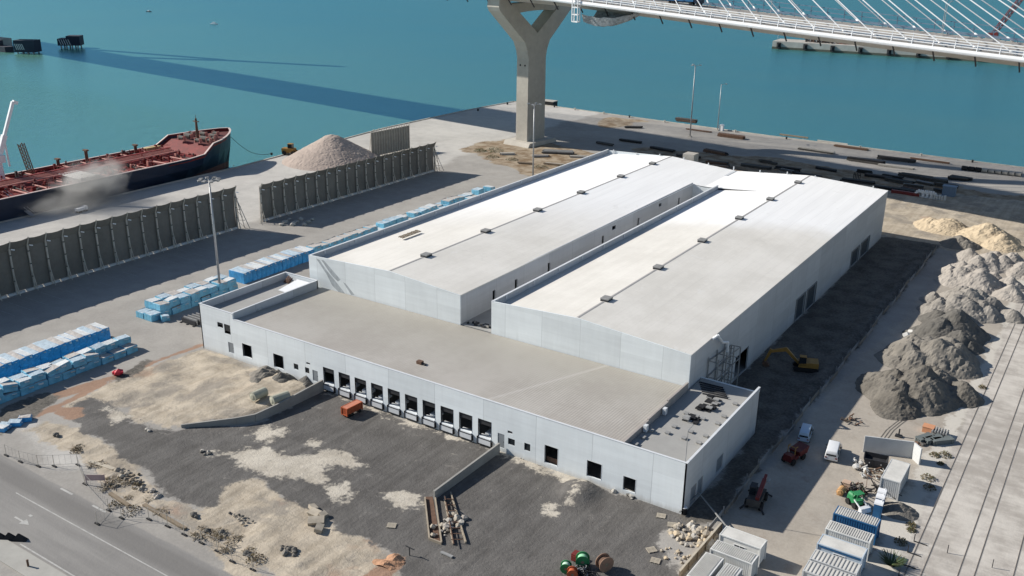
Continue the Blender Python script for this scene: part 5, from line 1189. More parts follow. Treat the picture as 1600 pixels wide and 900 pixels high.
tag(mb.build('crate', mat('pinkish_board', (.50, .36, .27), .8, .12, 1)), 'pinkish wooden crate beside the faded orange drum tank', 'crate')
rn = random.Random(4)
def scrap(p, rx, ry, n, h, mts, label, seed, cat='scrap'):
    rn = random.Random(seed); mb = MB()
    for k in range(n):
        a = Vector((p.x + rn.uniform(-rx, rx), p.y + rn.uniform(-ry, ry), rn.uniform(.05, h*.5))); b = a + Vector((rn.uniform(-1.3, 1.3), rn.uniform(-1.3, 1.3), rn.uniform(-.1, h*.6))); b.z = max(.05, b.z)
        mb.bar(a, b, rn.uniform(.06, .16), mi=rn.randrange(len(mts)))
    for k in range(n//4): mb.rock((p.x + rn.uniform(-rx, rx), p.y + rn.uniform(-ry, ry), .2), rn.uniform(.2, .45), rn.random(), rn.randrange(len(mts)))
    return tag(mb.build('scrap_pile', mts), label, cat)
scrap(at(1340, 770), 1.5, 1.3, 42, 1.5, [beam_m, black_m, rust_m, leafg_m], 'dark tangle of scrap bars and hoses behind the green loader', 1)
scrap(at(1382, 768), 1.5, 1.2, 36, 1.3, [black_m, beam_m, grey_m], 'black scrap pile at the near end of the lone grey container', 2)
scrap(at(1362, 740), 1.7, 1.4, 28, .8, [bag_m, rust_m, conc_m, wood_m], 'mixed white and brown scrap left of the lone grey container', 3)
scrap(at(1330, 660), 1.2, 1.0, 16, 1.0, [rust_m, wood_m, dark_m], 'small brown scrap at the left end of the white wall panels', 6)
for i, (px, py, s) in enumerate(((1337, 733, 1.0), (1345, 726, .8), (1335, 722, .7), (1352, 738, .8), (1349, 746, .7))):
    p = at(px, py); mb = MB(); mb.rock((0, 0, .42*s), .62*s, i, 0, (1, 1, .8)); mb.bar((-.2, 0, .8*s), (0, .1, 1.0*s), .08); o = mb.build('builders_bag', bag_m); o.location = p; tag(o, 'white builders bag dumped between the white car and the dark skip', 'bag', 'white builders bags')
for i, (px, py) in enumerate(((1416, 527), (1424, 523), (1433, 524))):
    p = at(px, py); mb = MB(); mb.rock((0, 0, .5), .8, i+20, 0, (1.3, 1, .8)); mb.rock((.6, .4, .4), .5, i+30); o = mb.build('builders_bag', bag_m); o.location = p; tag(o, 'white sack at the foot of the dark gravel heaps by the shadow edge', 'bag', 'white sacks by the gravel heaps')
p = at(1367, 728); t = empty('skip', p, R(10), 'dark grey waste skip in front of the white wall panels', 'skip')
mb = MB(); v0 = [(-1.1, -1.0, 0), (1.1, -1.0, 0), (1.1, 1.0, 0), (-1.1, 1.0, 0)]; v1 = [(-1.7, -1.15, 1.5), (1.7, -1.15, 1.5), (1.7, 1.15, 1.5), (-1.7, 1.15, 1.5)]
v2 = [(x*.93, y*.9, 1.5) for x, y, z in v1]; v3 = [(x*.9, y*.9, .8) for x, y, z in v1]
mb.add(v0+v1+v2+v3, [(3,2,1,0)] + [(i, (i+1) % 4, (i+1) % 4+4, i+4) for i in range(4)] + [(i+4, (i+1) % 4+4, (i+1) % 4+8, i+8) for i in range(4)] + [(i+8, (i+1) % 4+8, (i+1) % 4+12, i+12) for i in range(4)] + [(12, 13, 14, 15)])
mb.build('tub', dark_m, t, fix=False); mb = MB()
for s in (-1, 1): mb.tube((-.8, s*1.14, 1.0), (-.8, s*1.3, 1.0), .08, n=8); mb.tube((.8, s*1.14, 1.0), (.8, s*1.3, 1.0), .08, n=8)
mb.build('lifting_lug', steel_m, t)
# white precast wall panels (L-shaped)
a, b, c = Vector((15.7, 31.0, 0)), Vector((22.2, 33.3, 0)), Vector((23.6, 31.8, 0)); 
t = empty('wall_panel', a, 0, 'white precast wall panels standing in an L behind the lone grey container', 'wall panel')
mb = MB(); mb.bar(Vector((0, 0, 1.35)), (b-a) + Vector((0, 0, 1.35)), .2, 2.7); mb.build('panel', cgrey_m, t); mb = MB(); mb.bar((b-a) + Vector((.15, -.15, 1.35)), (c-a) + Vector((0, 0, 1.35)), .2, 2.7); mb.build('panel', cgrey_m, t)
# bundles of grating / formwork
for i, (px, py, L_, rz, lb) in enumerate(((1444, 688, 3.2, 1.1, 'left one of three'), (1457, 690, 3.4, 1.0, 'middle one of three'), (1471, 692, 3.6, .8, 'right one of three'))):
    p = at(px, py); mb = MB()
    for k in range(4):
        mb.box(-L_/2, -.55+.29*k, .0, L_/2, -.38+.29*k, .7)
    mb.box(-L_/2, -.6, .7, L_/2, .6, .76); mb.box(-L_/2+.3, -.65, 0, -L_/2+.5, .65, .8); mb.box(L_/2-.5, -.65, 0, L_/2-.3, .65, .8)
    o = mb.build('formwork_stack', mat('formwork_%d' % i, (.14, .16, .16), .7, .2, 1)); o.location = p; o.rotation_euler = (0, 0, rz); tag(o, lb + ' dark ribbed formwork stacks at the foot of the nearest heap', 'formwork')
p = at(1450, 674); mb = MB(); mb.box(p.x-.8, p.y-.7, 0, p.x+.8, p.y+.7, .9); mb.box(p.x-.85, p.y-.75, .9, p.x+.85, p.y+.75, .98); tag(mb.build('crate', mat('salmon_board', (.55, .27, .15), .8, .1, 1)), 'salmon orange crate behind the ribbed formwork stacks', 'crate')
p = at(1468, 680); mb = MB(); mb.box(p.x-1.2, p.y-.7, 0, p.x+1.2, p.y+.7, .6); [mb.tube((p.x-1+.4*k, p.y-.9, .75), (p.x-1+.4*k, p.y+.9, .75), .15, n=8) for k in range(6)]; tag(mb.build('pipe_stack', [grey_m]), 'grey pipe stack behind the ribbed formwork stacks', 'pipes')
rubble('rubble_heap', at(1436, 694), .8, .7, 10, .2, .5, [darks_m, rust_m], 'small dark lump pile left of the ribbed formwork stacks', 'rubble', 31)
p = at(1404, 682); mb = MB(); mb.box(p.x-.1, p.y-.1, 0, p.x+.1, p.y+.1, 1.3); mb.box(p.x-.5, p.y-.4, 0, p.x+.5, p.y+.4, .25); tag(mb.build('marker_post', dark_m), 'dark stub post on the sunlit ground right of the white wall panels', 'post')
mb = MB(); path = [at(1370, 692), at(1385, 672), at(1400, 660), at(1415, 650)]
for k in range(3): path2 = [Vector((q.x+.5*k, q.y+.3*k, .012)) for q in path]; [mb.bar(path2[i], path2[i+1], .16, .02) for i in range(3)]
tag(mb.build('wheel_rut', darks_m), kind='structure')

# ------------------------------------------------------------------ cable drums and coil pile
def drum(p, r, wd, rz, flange, core, label):
    t = empty('cable_drum', (p.x, p.y, 0), rz, label, 'cable drum')
    for s in (-1, 1):
        mb = MB(); mb.tube((s*wd/2, 0, r), (s*(wd/2+.08), 0, r), r, n=28); mb.tube((s*(wd/2+.08), 0, r), (s*(wd/2+.1), 0, r), r*.25, n=14, mi=1); mb.build('flange', [flange, wood_m], t)
    MB().tube((-wd/2, 0, r), (wd/2, 0, r), r*.72, n=24).build('cable_core', core, t)
drum(at(884, 893), .68, .75, R(115), green_m, mat('pale_green', (.45, .62, .50), .6, .1, 1), 'green flanged cable drum at the left of the drum group')
drum(at(910, 884), .86, .9, R(118), green_m, mat('mint_green', (.30, .60, .38), .6, .1, 1), 'larger green flanged cable drum in the middle of the drum group')
drum(at(944, 890), 1.02, .85, R(-30), mat('drum_wood', (.27, .17, .12), .8, .15, 1.2), rust_m, 'brown wooden cable drum standing apart on the right')
drum(at(894, 902), .66, .7, R(120), orange_m, orange_m, 'orange cable drum at the bottom edge of the drum group')
p = at(899, 874); mb = MB(); mb.box(p.x-.35, p.y-.5, 0, p.x+.35, p.y+.5, 1.0); mb.box(p.x-.25, p.y-.6, .2, p.x+.4, p.y-.5, .8); tag(mb.build('generator', redp_m), 'small red generator behind the middle green drum', 'generator')
p = at(915, 898); rn = random.Random(8); mb = MB()
for k in range(16):
    c = Vector((p.x + rn.uniform(-1.1, 1.1), p.y + rn.uniform(-.9, .9), .1 + rn.uniform(0, .6))); r = rn.uniform(.35, .7); tx, ty = rn.uniform(-.6, .6), rn.uniform(-.6, .6); ring = [c + Vector((r*math.cos(a), r*math.sin(a), tx*math.cos(a)*.5 + ty*math.sin(a)*.5)) for a in np.linspace(0, 6.283, 15)]
    for a, b in zip(ring, ring[1:]): mb.bar(a, b, .09, mi=int(k % 4 == 0))
tag(mb.build('cable_coils', [cable_m, steel_m]), 'tangled black and grey cable coils heaped among the drums', 'cable coils')

# ------------------------------------------------------------------ timbered trench, pallets, small things in the yard
lightw_m = mat('dusty_timber', (.33, .28, .215), .9, .2, 1)
tr = empty('timbered_trench', at(692, 815), 0, 'narrow timbered trench in the dark yard at the end of the straight ramp wall', 'trench')
o_ = tr.location
def rel(px, py, z=0): q = at(px, py, z); return Vector((q.x-o_.x, q.y-o_.y, z))
mb = MB()
for a, b in (((664, 778), (671, 842)), ((680, 778), (690, 848)), ((694, 776), (708, 850)), ((671, 842), (690, 849)), ((704, 770), (728, 848))): mb.bar(rel(*a, .18), rel(*b, .18), .17, .36)
mb.build('timber_side', lightw_m, tr)
mb = MB(); mb.quad(rel(665, 776, .02), rel(676, 776, .02), rel(688, 848, .02), rel(674, 844, .02)); mb.build('trench_floor', rust_m, tr)
mb = MB()
for k in range(8): a = rel(694+1.6*k, 780+9*k, .5); b = rel(709+2.0*k, 780+9*k, .5); mb.bar(a, b, .1)
mb.bar(rel(695, 776, .6), rel(709, 850, .6), .1); mb.build('rebar', rust_m, tr)
mb = MB(); mb.box(o_.x*0-.3, 5.2, 0, .3, 5.9, 1.2) ; 
MB().bar(rel(694, 781, 0), rel(694, 781, 2.2), .12).build('marker_rod', steel_m, tr)
def pallet(px, py, rz, label, mt=wood_m):
    p = at(px, py); mb = MB()
    for k in range(5): mb.box(-.6, -.5+.22*k, .11, .6, -.36+.22*k, .15)
    for k in (-.5, 0, .5): mb.box(k-.05, -.5, 0, k+.05, .5, .11)
    o = mb.build('pallet', mt); o.location = p; o.rotation_euler = (0, 0, rz); tag(o, label, 'pallet')
lightwood = mat('light_board', (.46, .41, .33), .8, .15, 1.2)
pallet(1033, 807, .3, 'pale pallet nearest the wall between the corner and the last front window', lightwood); pallet(1050, 821, .4, 'pale pallet in front of the warehouse corner above the rubble', lightwood)
pallet(1024, 877, .2, 'pale pallet with a grey sheet near the bottom edge left of the rubble', lightwood); pallet(612, 822, .5, 'pallet lying alone on the dark yard left of the trench', lightwood)
pallet(1018, 860, .9, 'weathered boards lying above the lowest pale pallet', lightwood)
p = at(698, 868); mb = MB(); mb.box(p.x-.9, p.y-.2, .1, p.x+.9, p.y+.2, .25); mb.box(p.x-.8, p.y-.2, 0, p.x-.6, p.y+.2, .1); mb.box(p.x+.6, p.y-.2, 0, p.x+.8, p.y+.2, .1); tag(mb.build('plank_bench', grey_m), 'short grey plank on blocks below the timbered trench', 'plank')
mb = MB(); p = at(186, 586); mb.rock((p.x, p.y, .5), .9, 3); mb.rock((p.x-.7, p.y-.2, .4), .7, 5); mb.bar((p.x-1.2, p.y, .4), (p.x+.9, p.y+.2, .7), .3); tag(mb.build('red_bundle', mat('red_film', (.50, .03, .05), .5, .15, 1.5)), 'bright red wrapped bundle on the sand by the pale blue row', 'bundle')
q0, q1 = at(620, 874), at(604, 880); heap('clay_bank', [(q0.x, q0.y, 1.3, 1.1, .9), (q1.x, q1.y, 1.6, .8, .7)], mat('orange_clay', (.40, .23, .14), .95, .25, .8, .6, 2), 'orange clay bank at the bottom tip of the sand beside the yard', 'clay bank', seed=40, rgh=.5)
mb = MB(); a, b = at(640, 868), at(632, 880); mb.bar((a.x, a.y, 0), (a.x, a.y, 1.2), .1); mb.bar((a.x-.6, a.y, 1.2), (a.x+.8, a.y, 1.15), .1); tag(mb.build('survey_post', dark_m), 'dark survey post at the tip of the orange clay bank', 'post')

# ------------------------------------------------------------------ fences
fn = empty('site_fence', (4.6, 0, 0), 0, 'long low site fence running beside the hall through its shadow', 'fence')
mb = MB()
for k in range(30): 
    y = -2 + 4.85*k; x = .25*math.sin(k*1.3)
    mb.box(x-.05, y+.1, .25, x+.05, y+4.75, 1.0, k % 2)
mb.build('rail_panel', [grey_m, mat('weathered_board', (.22, .20, .17), .85, .2, .8)], fn)
for k in range(31): x = .25*math.sin(k*1.3)-.12; MB().box(x-.07, -2.07+4.85*k, 0, x+.05, -1.93+4.85*k, 1.5).build('post', grey_m, fn)
h0, h1 = at(1127, 817, 1.3), at(1062, 892, 1.3); h0.z = h1.z = 0
hd = empty('hoarding', h0, 0, 'brown timber hoarding at the bottom beside the white cabins', 'hoarding'); hv = h1 - h0
mb = MB(); mb.bar((0, 0, .62), hv + Vector((0, 0, .62)), .1, 1.22); mb.build('board', wood_m, hd); mb = MB(); mb.bar((0, 0, 1.3), hv + Vector((0, 0, 1.3)), .26, .1); mb.build('capping', lightwood, hd)
for k in range(6): a = hv*(k/5) + Vector((.12, 0, 0)); MB().bar(a, a + Vector((0, 0, 1.24)), .14).build('post', wood_m, hd)
a = at(1090, 768, 1.5); b = at(1143, 832, .9); tag(MB().bar(a, b, .14).build('pole', grey_m), 'long grey pole leaning from the side door to the fence corner', 'pole')
a = at(1062, 800, .6); b = at(1090, 772, .9); tag(MB().bar(a, b, .2).build('pole', grey_m), 'short grey beam leaning along the side wall at the warehouse corner', 'pole')
p = at(1069, 803); mb = MB(); mb.tube((p.x, p.y, 0), (p.x, p.y, 1.0), .35, n=12); mb.tube((p.x, p.y, 1.0), (p.x, p.y, 1.12), .37, .3, n=12, mi=1); tag(mb.build('barrel', [black_m, white_m]), 'black barrel with a white lid at the warehouse corner', 'barrel')
fence_pts = [(10, 712), (32, 722), (60, 729), (85, 729), (122, 727), (133, 757), (152, 819), (170, 798), (190, 810), (233, 812), (262, 823), (288, 836), (315, 849), (340, 862), (363, 878), (395, 891)]
rf = empty('road_fence', at(152, 790), 0, 'temporary wire fence on small feet along the edge of the road', 'fence'); o_ = rf.location
wire_m = mat('wire', (.30, .29, .27), .6, .2, 1)
pts3 = [at(*q) - o_ for q in fence_pts]; pts3.sort(key=lambda v: v.x)
for q in pts3:
    mb = MB(); mb.bar((q.x, q.y, 0), (q.x, q.y, 1.9), .065); mb.box(q.x-.45, q.y-.14, 0, q.x+.45, q.y+.14, .14, 1); mb.build('post', [post_m, black_m], rf)
mb = MB()
for a, b in zip(pts3, pts3[1:]):
    for zz in (.3, 1.85): mb.bar(Vector((a.x, a.y, zz)), Vector((b.x, b.y, zz)), .03)
    n_ = max(3, int((b-a).length/.8))
    for k in range(1, n_): q = a + (b-a)*k/n_; mb.bar((q.x, q.y, .3), (q.x, q.y, 1.85), .018)
mb.build('wire_mesh', wire_m, rf)
a, b = at(135, 757), at(165, 757); mb = MB(); mb.bar((a.x, a.y, 1.1), (b.x, b.y, 1.1), .03, .9); [mb.bar((q.x, q.y, 0), (q.x, q.y, 1.7), .07) for q in (a, b)]
tag(mb.build('fence_banner', mat('pink_mesh', (.45, .33, .32), .8, .15, 1)), 'pink mesh banner on two posts in the road fence', 'banner')
for i, (p0, p1, wd, lb) in enumerate((((172, 772), (202, 792), .5, 'dark old sleepers lying along the road fence, upper piece'), ((225, 790), (290, 828), .5, 'long dark sleeper lying along the road fence'), ((140, 722), (178, 735), .6, 'pale long planks lying on the sand above the road fence'))):
    a, b = at(*p0), at(*p1); tag(MB().bar(a + Vector((0, 0, .15)), b + Vector((0, 0, .15)), wd, .3).build('timber_sleeper', [wood_m, wood_m, lightwood][i]), lb, 'timber')
for i, (px, py, lb) in enumerate(((88, 680, 'dark stump on the pale sand near the left end of the road fence'), (303, 806, 'forked dark stump at the near edge of the dark yard'), (324, 832, 'left one of two dark lumps between sand bank and road fence'), (347, 834, 'right one of two dark lumps between sand bank and road fence'), (385, 866, 'dark lump beside the lowest fence posts'), (230, 672, 'white stone lying alone on the dark yard before the bent ramp wall'))):
    p = at(px, py); mb = MB(); mb.rock((p.x, p.y, .2), .55 if i != 5 else .4, i+60); mb.rock((p.x+.6, p.y-.1, .15), .35, i+70); tag(mb.build('boulder', [darks_m, darks_m, darks_m, darks_m, darks_m, conc_m][i]), lb, 'boulder')

rn = random.Random(77); first = None
for k in range(20):
    tq = rn.random(); px = float(np.interp(tq, [0, .3, .6, 1], [100, 175, 270, 420])) + rn.uniform(-14, 14); py = float(np.interp(tq, [0, .3, .6, 1], [690, 755, 815, 872])) + rn.uniform(-16, 12); p = at(px, py)
    if first is None:
        mb = MB()
        for q in range(70):
            a_ = Vector((rn.gauss(0, .5), rn.gauss(0, .35), rn.uniform(0, .35))); b_ = a_ + Vector((rn.gauss(0, .35), rn.gauss(0, .35), rn.uniform(-.05, .3))); mb.bar(a_, b_, rn.uniform(.03, .08), mi=rn.randrange(3))
        o = mb.build('brush_clump', [leafb_m, rubble_m, mat('dry_twig', (.26, .21, .15), .9, .2, 2)]); first = o
    else: o = dup(first)
    o.location = p; o.rotation_euler = (0, 0, rn.uniform(0, 6)); sc_ = rn.uniform(.5, 1.05); o.scale = (sc_, sc_, sc_*.8); tag(o, 'small dry brush clump on the littered strip along the road fence', 'brush', 'brush clumps along the road fence')
# road-side triangular barriers and bollard
for i, (px, py, lb) in enumerate(((0, 842, 'dark triangular road barrier at the left edge, first of three'), (15.5, 842.5, 'dark triangular road barrier, middle of three at the left road edge'), (31, 844, 'dark triangular road barrier, right one of three at the left road edge'))):
    p = at(px, py); mb = MB(); mb.M = Matrix.Translation(p) @ Matrix.Rotation(R(33), 4, 'Z')
    mb.add([(-.95, -.35, 0), (.95, -.35, 0), (.95, .35, 0), (-.95, .35, 0), (-.1, 0, 1.0), (.1, 0, 1.0)], [(3, 2, 1, 0), (0, 1, 5, 4), (2, 3, 4, 5), (1, 2, 5), (3, 0, 4)])
    tag(mb.build('road_barrier', black_m), lb, 'barrier')
p = at(44.5, 886); mb = MB(); mb.tube((p.x, p.y, .1), (p.x, p.y, .95), .13, n=10); mb.tube((p.x, p.y, .95), (p.x, p.y, 1.05), .17, .1, n=10); tag(mb.build('bollard', rust_m), 'small brown bollard on the pale traffic island', 'bollard')

# ------------------------------------------------------------------ railway tracks and their markers
def track(x, label):
    t = empty('railway_track', (x, 0, 0), 0, label, 'railway track')
    for dx in (-.84, .84):
        mb = MB(); mb.box(dx-.04, -60, 0, dx+.04, 230, .05, 0); mb.box(dx+.05, -60, .006, dx+.15, 230, .012, 1); mb.build('rail', [mat('rail_steel_%d' % (x*10+dx*10), (.17, .15, .135), .6, .2, .3), wallc_m], t)
track(28.55, 'railway track set in concrete, nearest the containers'); track(33.95, 'railway track set in concrete, middle one'); track(39.6, 'railway track set in concrete, at the right edge of the view')
for i, (px, py) in enumerate(((1428, 846), (1418, 863), (1410, 882), (1404, 900))):
    p = at(px, py); mb = MB(); mb.bar((p.x, p.y, 0), (p.x, p.y, 1.1), .1); mb.bar((p.x, p.y, .06), (p.x+1.6, p.y-.05, .06), .14, .1); tag(mb.build('track_marker', dark_m), 'dark stub post with a bar to the rail, in the line beside the nearest track', 'post', 'stub posts beside the nearest track')
for px, py, lb in ((1480, 864, 'dark stub post standing alone between the nearest and middle tracks'), (1550, 887, 'dark stub post standing alone right of the middle track')):
    p = at(px, py); tag(MB().bar((p.x, p.y, 0), (p.x, p.y, 1.2), .09).build('track_marker', dark_m), lb, 'post')

# ------------------------------------------------------------------ shrubs
def shrub(px, py, r, h, mts, label, seed, n=260, spiky=False):
    rn = random.Random(seed); p = at(px, py); t = empty('shrub', p, 0, label, 'shrub'); mb = MB()
    for k in range(n):
        a = rn.uniform(0, 6.283); e = rn.random()
        rr = r*math.sqrt(rn.random()); c = Vector((rr*math.cos(a), rr*math.sin(a), h*(1-(rr/r)**2)*e + .05)); s = rn.uniform(.06, .16)*(1+r*.25)
        d = Vector((rn.gauss(0, 1), rn.gauss(0, 1), rn.gauss(0, .6) + .3)).normalized(); u_ = d.cross(Vector((0, 0, 1))).normalized()*s*.6
        if spiky: d = Vector((math.cos(a), math.sin(a), .7)).normalized(); s *= 3.2; u_ = d.cross(Vector((0, 0, 1))).normalized()*.05; c = Vector((.12*math.cos(a), .12*math.sin(a), .3*e)); s = r*rn.uniform(.7, 1.1)
        mb.add([c-u_, c+u_, c+d*s*1.0+u_*.4, c+d*s*1.0-u_*.4], [(0, 1, 2, 3)], rn.randrange(len(mts)))
    mb.build('foliage', mts, t, fix=False); mb = MB()
    for k in range(5): a = k*1.26; mb.bar((0, 0, 0), (r*.5*math.cos(a), r*.5*math.sin(a), h*.6), .04)
    mb.build('stem', stem_m, t)
shrub(1392, 885, 1.9, 1.2, [leafg_m, leaf_m], 'spiky green shrub right of the seamed cabins', 1, 150, True)
for i, (px, py, r, lb) in enumerate(((1416, 803, .9, 'olive shrub on the pale strip right of the blue container, upper one'), (1424, 821, .7, 'olive shrub on the pale strip right of the blue container, middle one'), (1424, 829, .6, 'olive shrub on the pale strip right of the blue container, lower one'), (1408, 848, .9, 'dry shrub on the pale strip beside the third cabin'), (1450, 748, 1.0, 'dry grey shrub right of the lone container, upper one'), (1452, 763, .9, 'dry grey shrub right of the lone container, lower one'), (1460, 712, .8, 'round dry shrub below the formwork stacks, left one'), (1476, 712, 1.0, 'tall dry shrub below the formwork stacks, right one'), (1469, 725, .5, 'smallest dry shrub below the formwork stacks'), (1535, 606, .7, 'small dry shrub beside the bend of the nearest rail'))):
    shrub(px, py, r, r*.8, [leaf_m, leafb_m] if i < 4 else [leafb_m, leaf_m, leafb_m], lb, 40+i, 160)
for i, (px, py, r, lb) in enumerate(((205, 800, 1.3, 'brown dead bush by the road fence, largest one'), (180, 790, 1.0, 'brown dead bush by the road fence, left of the largest'), (215, 760, .9, 'brown dead bush on the sand edge above the road fence'), (120, 705, 1.0, 'grey dead bush at the left stretch of the road fence'), (400, 875, 1.2, 'grey dead bush at the low end of the road fence'))):
    shrub(px, py, r, r*.75, [leafb_m, stem_m], lb, 60+i, 130)
for i, (px, py, r, lb) in enumerate(((772, 236, 3.4, 'round green bush at the left of the pylon foot'), (750, 236, 2.4, 'low green brown bush at the left end of the weedy patch under the pylon'), (800, 250, 2.2, 'brown weeds before the pylon foot, left clump'), (845, 262, 2.6, 'brown weeds before the pylon foot, middle clump beside the mast'), (880, 262, 2.4, 'brown weeds before the pylon foot, right clump'), (770, 246, 2.4, 'brown weeds below the round green bush'))):
    shrub(px, py, r, r*.45, [leafg_m, leaf_m] if i < 2 else [leafb_m, leaf_m], lb, 80+i, 300)

# ------------------------------------------------------------------ stacks on the rear quay
def stack(px, py, L_, wd, h, rz, mts, label, group=None, name='beam_stack', cat='beam stack', seed=0):
    L_ *= .82; h *= .72; p = at(px, py); rn = random.Random(seed + int(px*7)); mb = MB(); n = max(2, int(wd/.5)); lay_ = max(1, int(h/.45))
    for j in range(lay_):
        for k in range(n):
            if j and rn.random() < .18: continue
            o_ = rn.uniform(-.5, .5); y = -wd/2 + wd*(k+.5)/n
            mb.box(-L_/2+o_, y-wd/n*.42, .15+j*h/lay_, L_/2+o_, y+wd/n*.42, .15+(j+.85)*h/lay_, rn.randrange(len(mts)))
    for x in (-L_*.35, L_*.35): mb.box(x-.12, -wd/2, 0, x+.12, wd/2, .148, 0)
    o = mb.build(name, mts); o.location = p; o.rotation_euler = (0, 0, rz); return tag(o, label, cat, group)
dk = 'dark steel beam stack lying in the bridge shadow on the rear quay'
for i, (px, py, L_, wd, h) in enumerate(((1118, 240, 11, 2.4, 1.3), (1180, 262, 12, 2.4, 1.2), (1150, 268, 9, 2, 1.0), (1092, 262, 9, 2.2, 1.2), (1230, 266, 10, 2.4, 1.4), (1262, 276, 11, 2.2, 1.2), (1290, 266, 9, 2, 1.0), (1340, 286, 12, 2.4, 1.3), (1372, 278, 10, 2.2, 1.2), (1405, 286, 11, 2.5, 1.4), (1385, 296, 9, 2, 1.1), (1430, 278, 12, 2.6, 1.4), (1460, 284, 10, 2.2, 1.5), (1478, 292, 8, 2.4, 1.6), (1420, 300, 9, 2.2, 1.0), (1035, 235, 12, 2.2, 1.1), (1075, 246, 10, 2, 1.0), (985, 222, 11, 2, 1.0), (945, 226, 9, 2, .9), (1020, 250, 10, 2, .9), (1310, 298, 9, 2.2, 1.2), (1502, 280, 8, 2, 1.2))):
    stack(px, py, L_, wd, h, R(-6 + (i*37 % 22) - 8), [beam_m, black_m, rust_m] if i % 4 == 0 else [beam_m, black_m], dk, 'dark beam stacks in the bridge shadow', seed=i)
for (px, py, L_, wd, h, rz, mts, lb) in ((1142, 215, 13, 2.6, 1.6, -3, [rust_m], 'rusty brown pipe stack right of the tallest light mast'), (1072, 191, 11, 2.4, 2.0, -2, [rust_m, beam_m], 'brown steel stack at the rear quay edge left of the tallest mast'), (1092, 205, 13, 1.0, .6, -4, [rust_m], 'thin dark pipe lying left of the tallest mast on the sunny quay'), (1275, 237, 16, 1.8, 1.3, -5, [beam_m, conc_m], 'long dark and pale beam stack where the quay shadow edge passes'), (1352, 254, 15, 2.4, 1.6, -3, [black_m, beam_m], 'long black beam stack with a pale top in the sunlit strip, left one'), (1400, 251, 15, 2.4, 1.6, 2, [black_m, beam_m], 'long black beam stack in the sunlit strip, right one'), (1400, 262, 14, 1.2, .9, 3, [conc_m], 'pale concrete beam in front of the black beam stacks'), (1330, 232, 15, 1.6, .9, -4, [rust_m, wood_m], 'brown plank stack near the rear quay edge'), (1452, 252, 16, 1.6, .9, -3, [rust_m, conc_m], 'low brown beam stack near the rear quay edge at the right'), (1240, 214, 14, 1.4, .7, -3, [conc_m, wood_m], 'pale plank stack along the rear quay edge, left one'), (1300, 224, 14, 1.4, .7, -3, [conc_m, wood_m], 'pale plank stack along the rear quay edge, right one'), (990, 200, 8, 2, 1.0, 30, [beam_m], 'dark beam stack on the brown patch left of the far masts'), (872, 240, 13, 3.4, 1.4, 24, [beam_m, grey_m], 'large flat grey slab stack right of the pylon foot'), (845, 245, 7, 2, .8, 40, [grey_m, rust_m], 'small slab stack between the mast and the pylon foot'), (905, 246, 8, 2, .8, 30, [conc_m, beam_m], 'pale and dark slab stack at the right of the large flat one'), (866, 258, 8, 1.4, .8, 10, [conc_m, wood_m], 'low pale plank stack behind the hall parapet'), (792, 242, 6, 1.6, 1.0, 40, [black_m, conc_m], 'black rubble stack below the round green bush'), (820, 256, 6, 1.6, .7, 20, [rust_m, wood_m], 'brown plank stack left of the light mast by the pylon'), (1165, 272, 9, 2.2, 1.0, -5, [tan_m, rust_m, conc_m], 'tan and brown stone stack just behind the rear roof edge'), (1125, 262, 7, 2, 1.1, 10, [rust_m, tan_m], 'brown stone stack behind the rear roof right of the cabin block')):
    stack(px, py, L_, wd, h, R(rz), mts, lb, seed=3)
for i in range(9): 
    px = 1507 + i*10.5; p = at(px, 266 + i*1.2); mb = MB(); mb.tube((0, -.9, .75), (0, .9, .75), .75, n=14); mb.tube((0, -.905, .75), (0, .905, .75), .5, n=12, mi=1); o = mb.build('pipe_ring', [conc_m if i > 2 else black_m, black_m]); o.location = p; o.rotation_euler = (0, 0, R(80)); tag(o, 'concrete pipe ring in the sunny row at the right end of the rear quay', 'pipe ring', 'pipe rings in the rear row')
for i in range(4): 
    p = at(1436 + 6.5*i, 308 + .9*i); mb = MB(); r0 = .9
    for k in range(12):
        a0, a1 = 2*math.pi*k/12, 2*math.pi*(k+1)/12; mb.bar((r0*math.cos(a0), 0, r0+r0*math.sin(a0)), (r0*math.cos(a1), 0, r0+r0*math.sin(a1)), .4, 1.2)
    o = mb.build('pipe_ring', white_m); o.location = p; tag(o, 'white pipe ring standing in a row right of the red boards behind the hall', 'pipe ring', 'white pipe rings behind the hall')
p = at(1417, 305); mb = MB(); mb.box(p.x-4.6, p.y-.5, .1, p.x+3.6, p.y+.5, 1.1); [mb.box(p.x-4.4+1.6*k, p.y-.6, 0, p.x-4.2+1.6*k, p.y+.6, .1) for k in range(5)]; tag(mb.build('red_boards', redp_m), 'long red stack of boards just behind the right end of the hall', 'boards')
p = at(1466, 312); mb = MB(); [mb.box(p.x-2+.7*k, p.y-.6, 0, p.x-1.5+.7*k, p.y+.6, 1.3+.2*(k % 2)) for k in range(6)]; tag(mb.build('pale_crates', bag_m), 'pale crates right of the white pipe rings', 'crates')
p = at(1482, 306); mb = MB(); mb.box(p.x-1.8, p.y-1.2, 0, p.x+1.8, p.y+1.2, 3.0); mb.box(p.x-2, p.y-1.4, 3.0, p.x+2, p.y+1.4, 3.15); [mb.box(p.x-1.6+.9*k, p.y-1.24, .3, p.x-1.0+.9*k, p.y-1.2, 2.6) for k in range(4)]; tag(mb.build('site_hut', bsteel_m), 'blue grey hut in the bridge shadow behind the pale crates', 'hut')
p = at(1338, 282); mb = MB(); [mb.bar((p.x-1+.5*k, p.y, 0), (p.x-1+.5*k, p.y+.3, 2.6+.3*(k % 2)), .2) for k in range(5)]; mb.bar((p.x-1.2, p.y, 1.8), (p.x+1.2, p.y, 1.8), .15); tag(mb.build('pile_rack', black_m), 'black upright rack standing in the bridge shadow behind the hall', 'rack')
rn = random.Random(91)
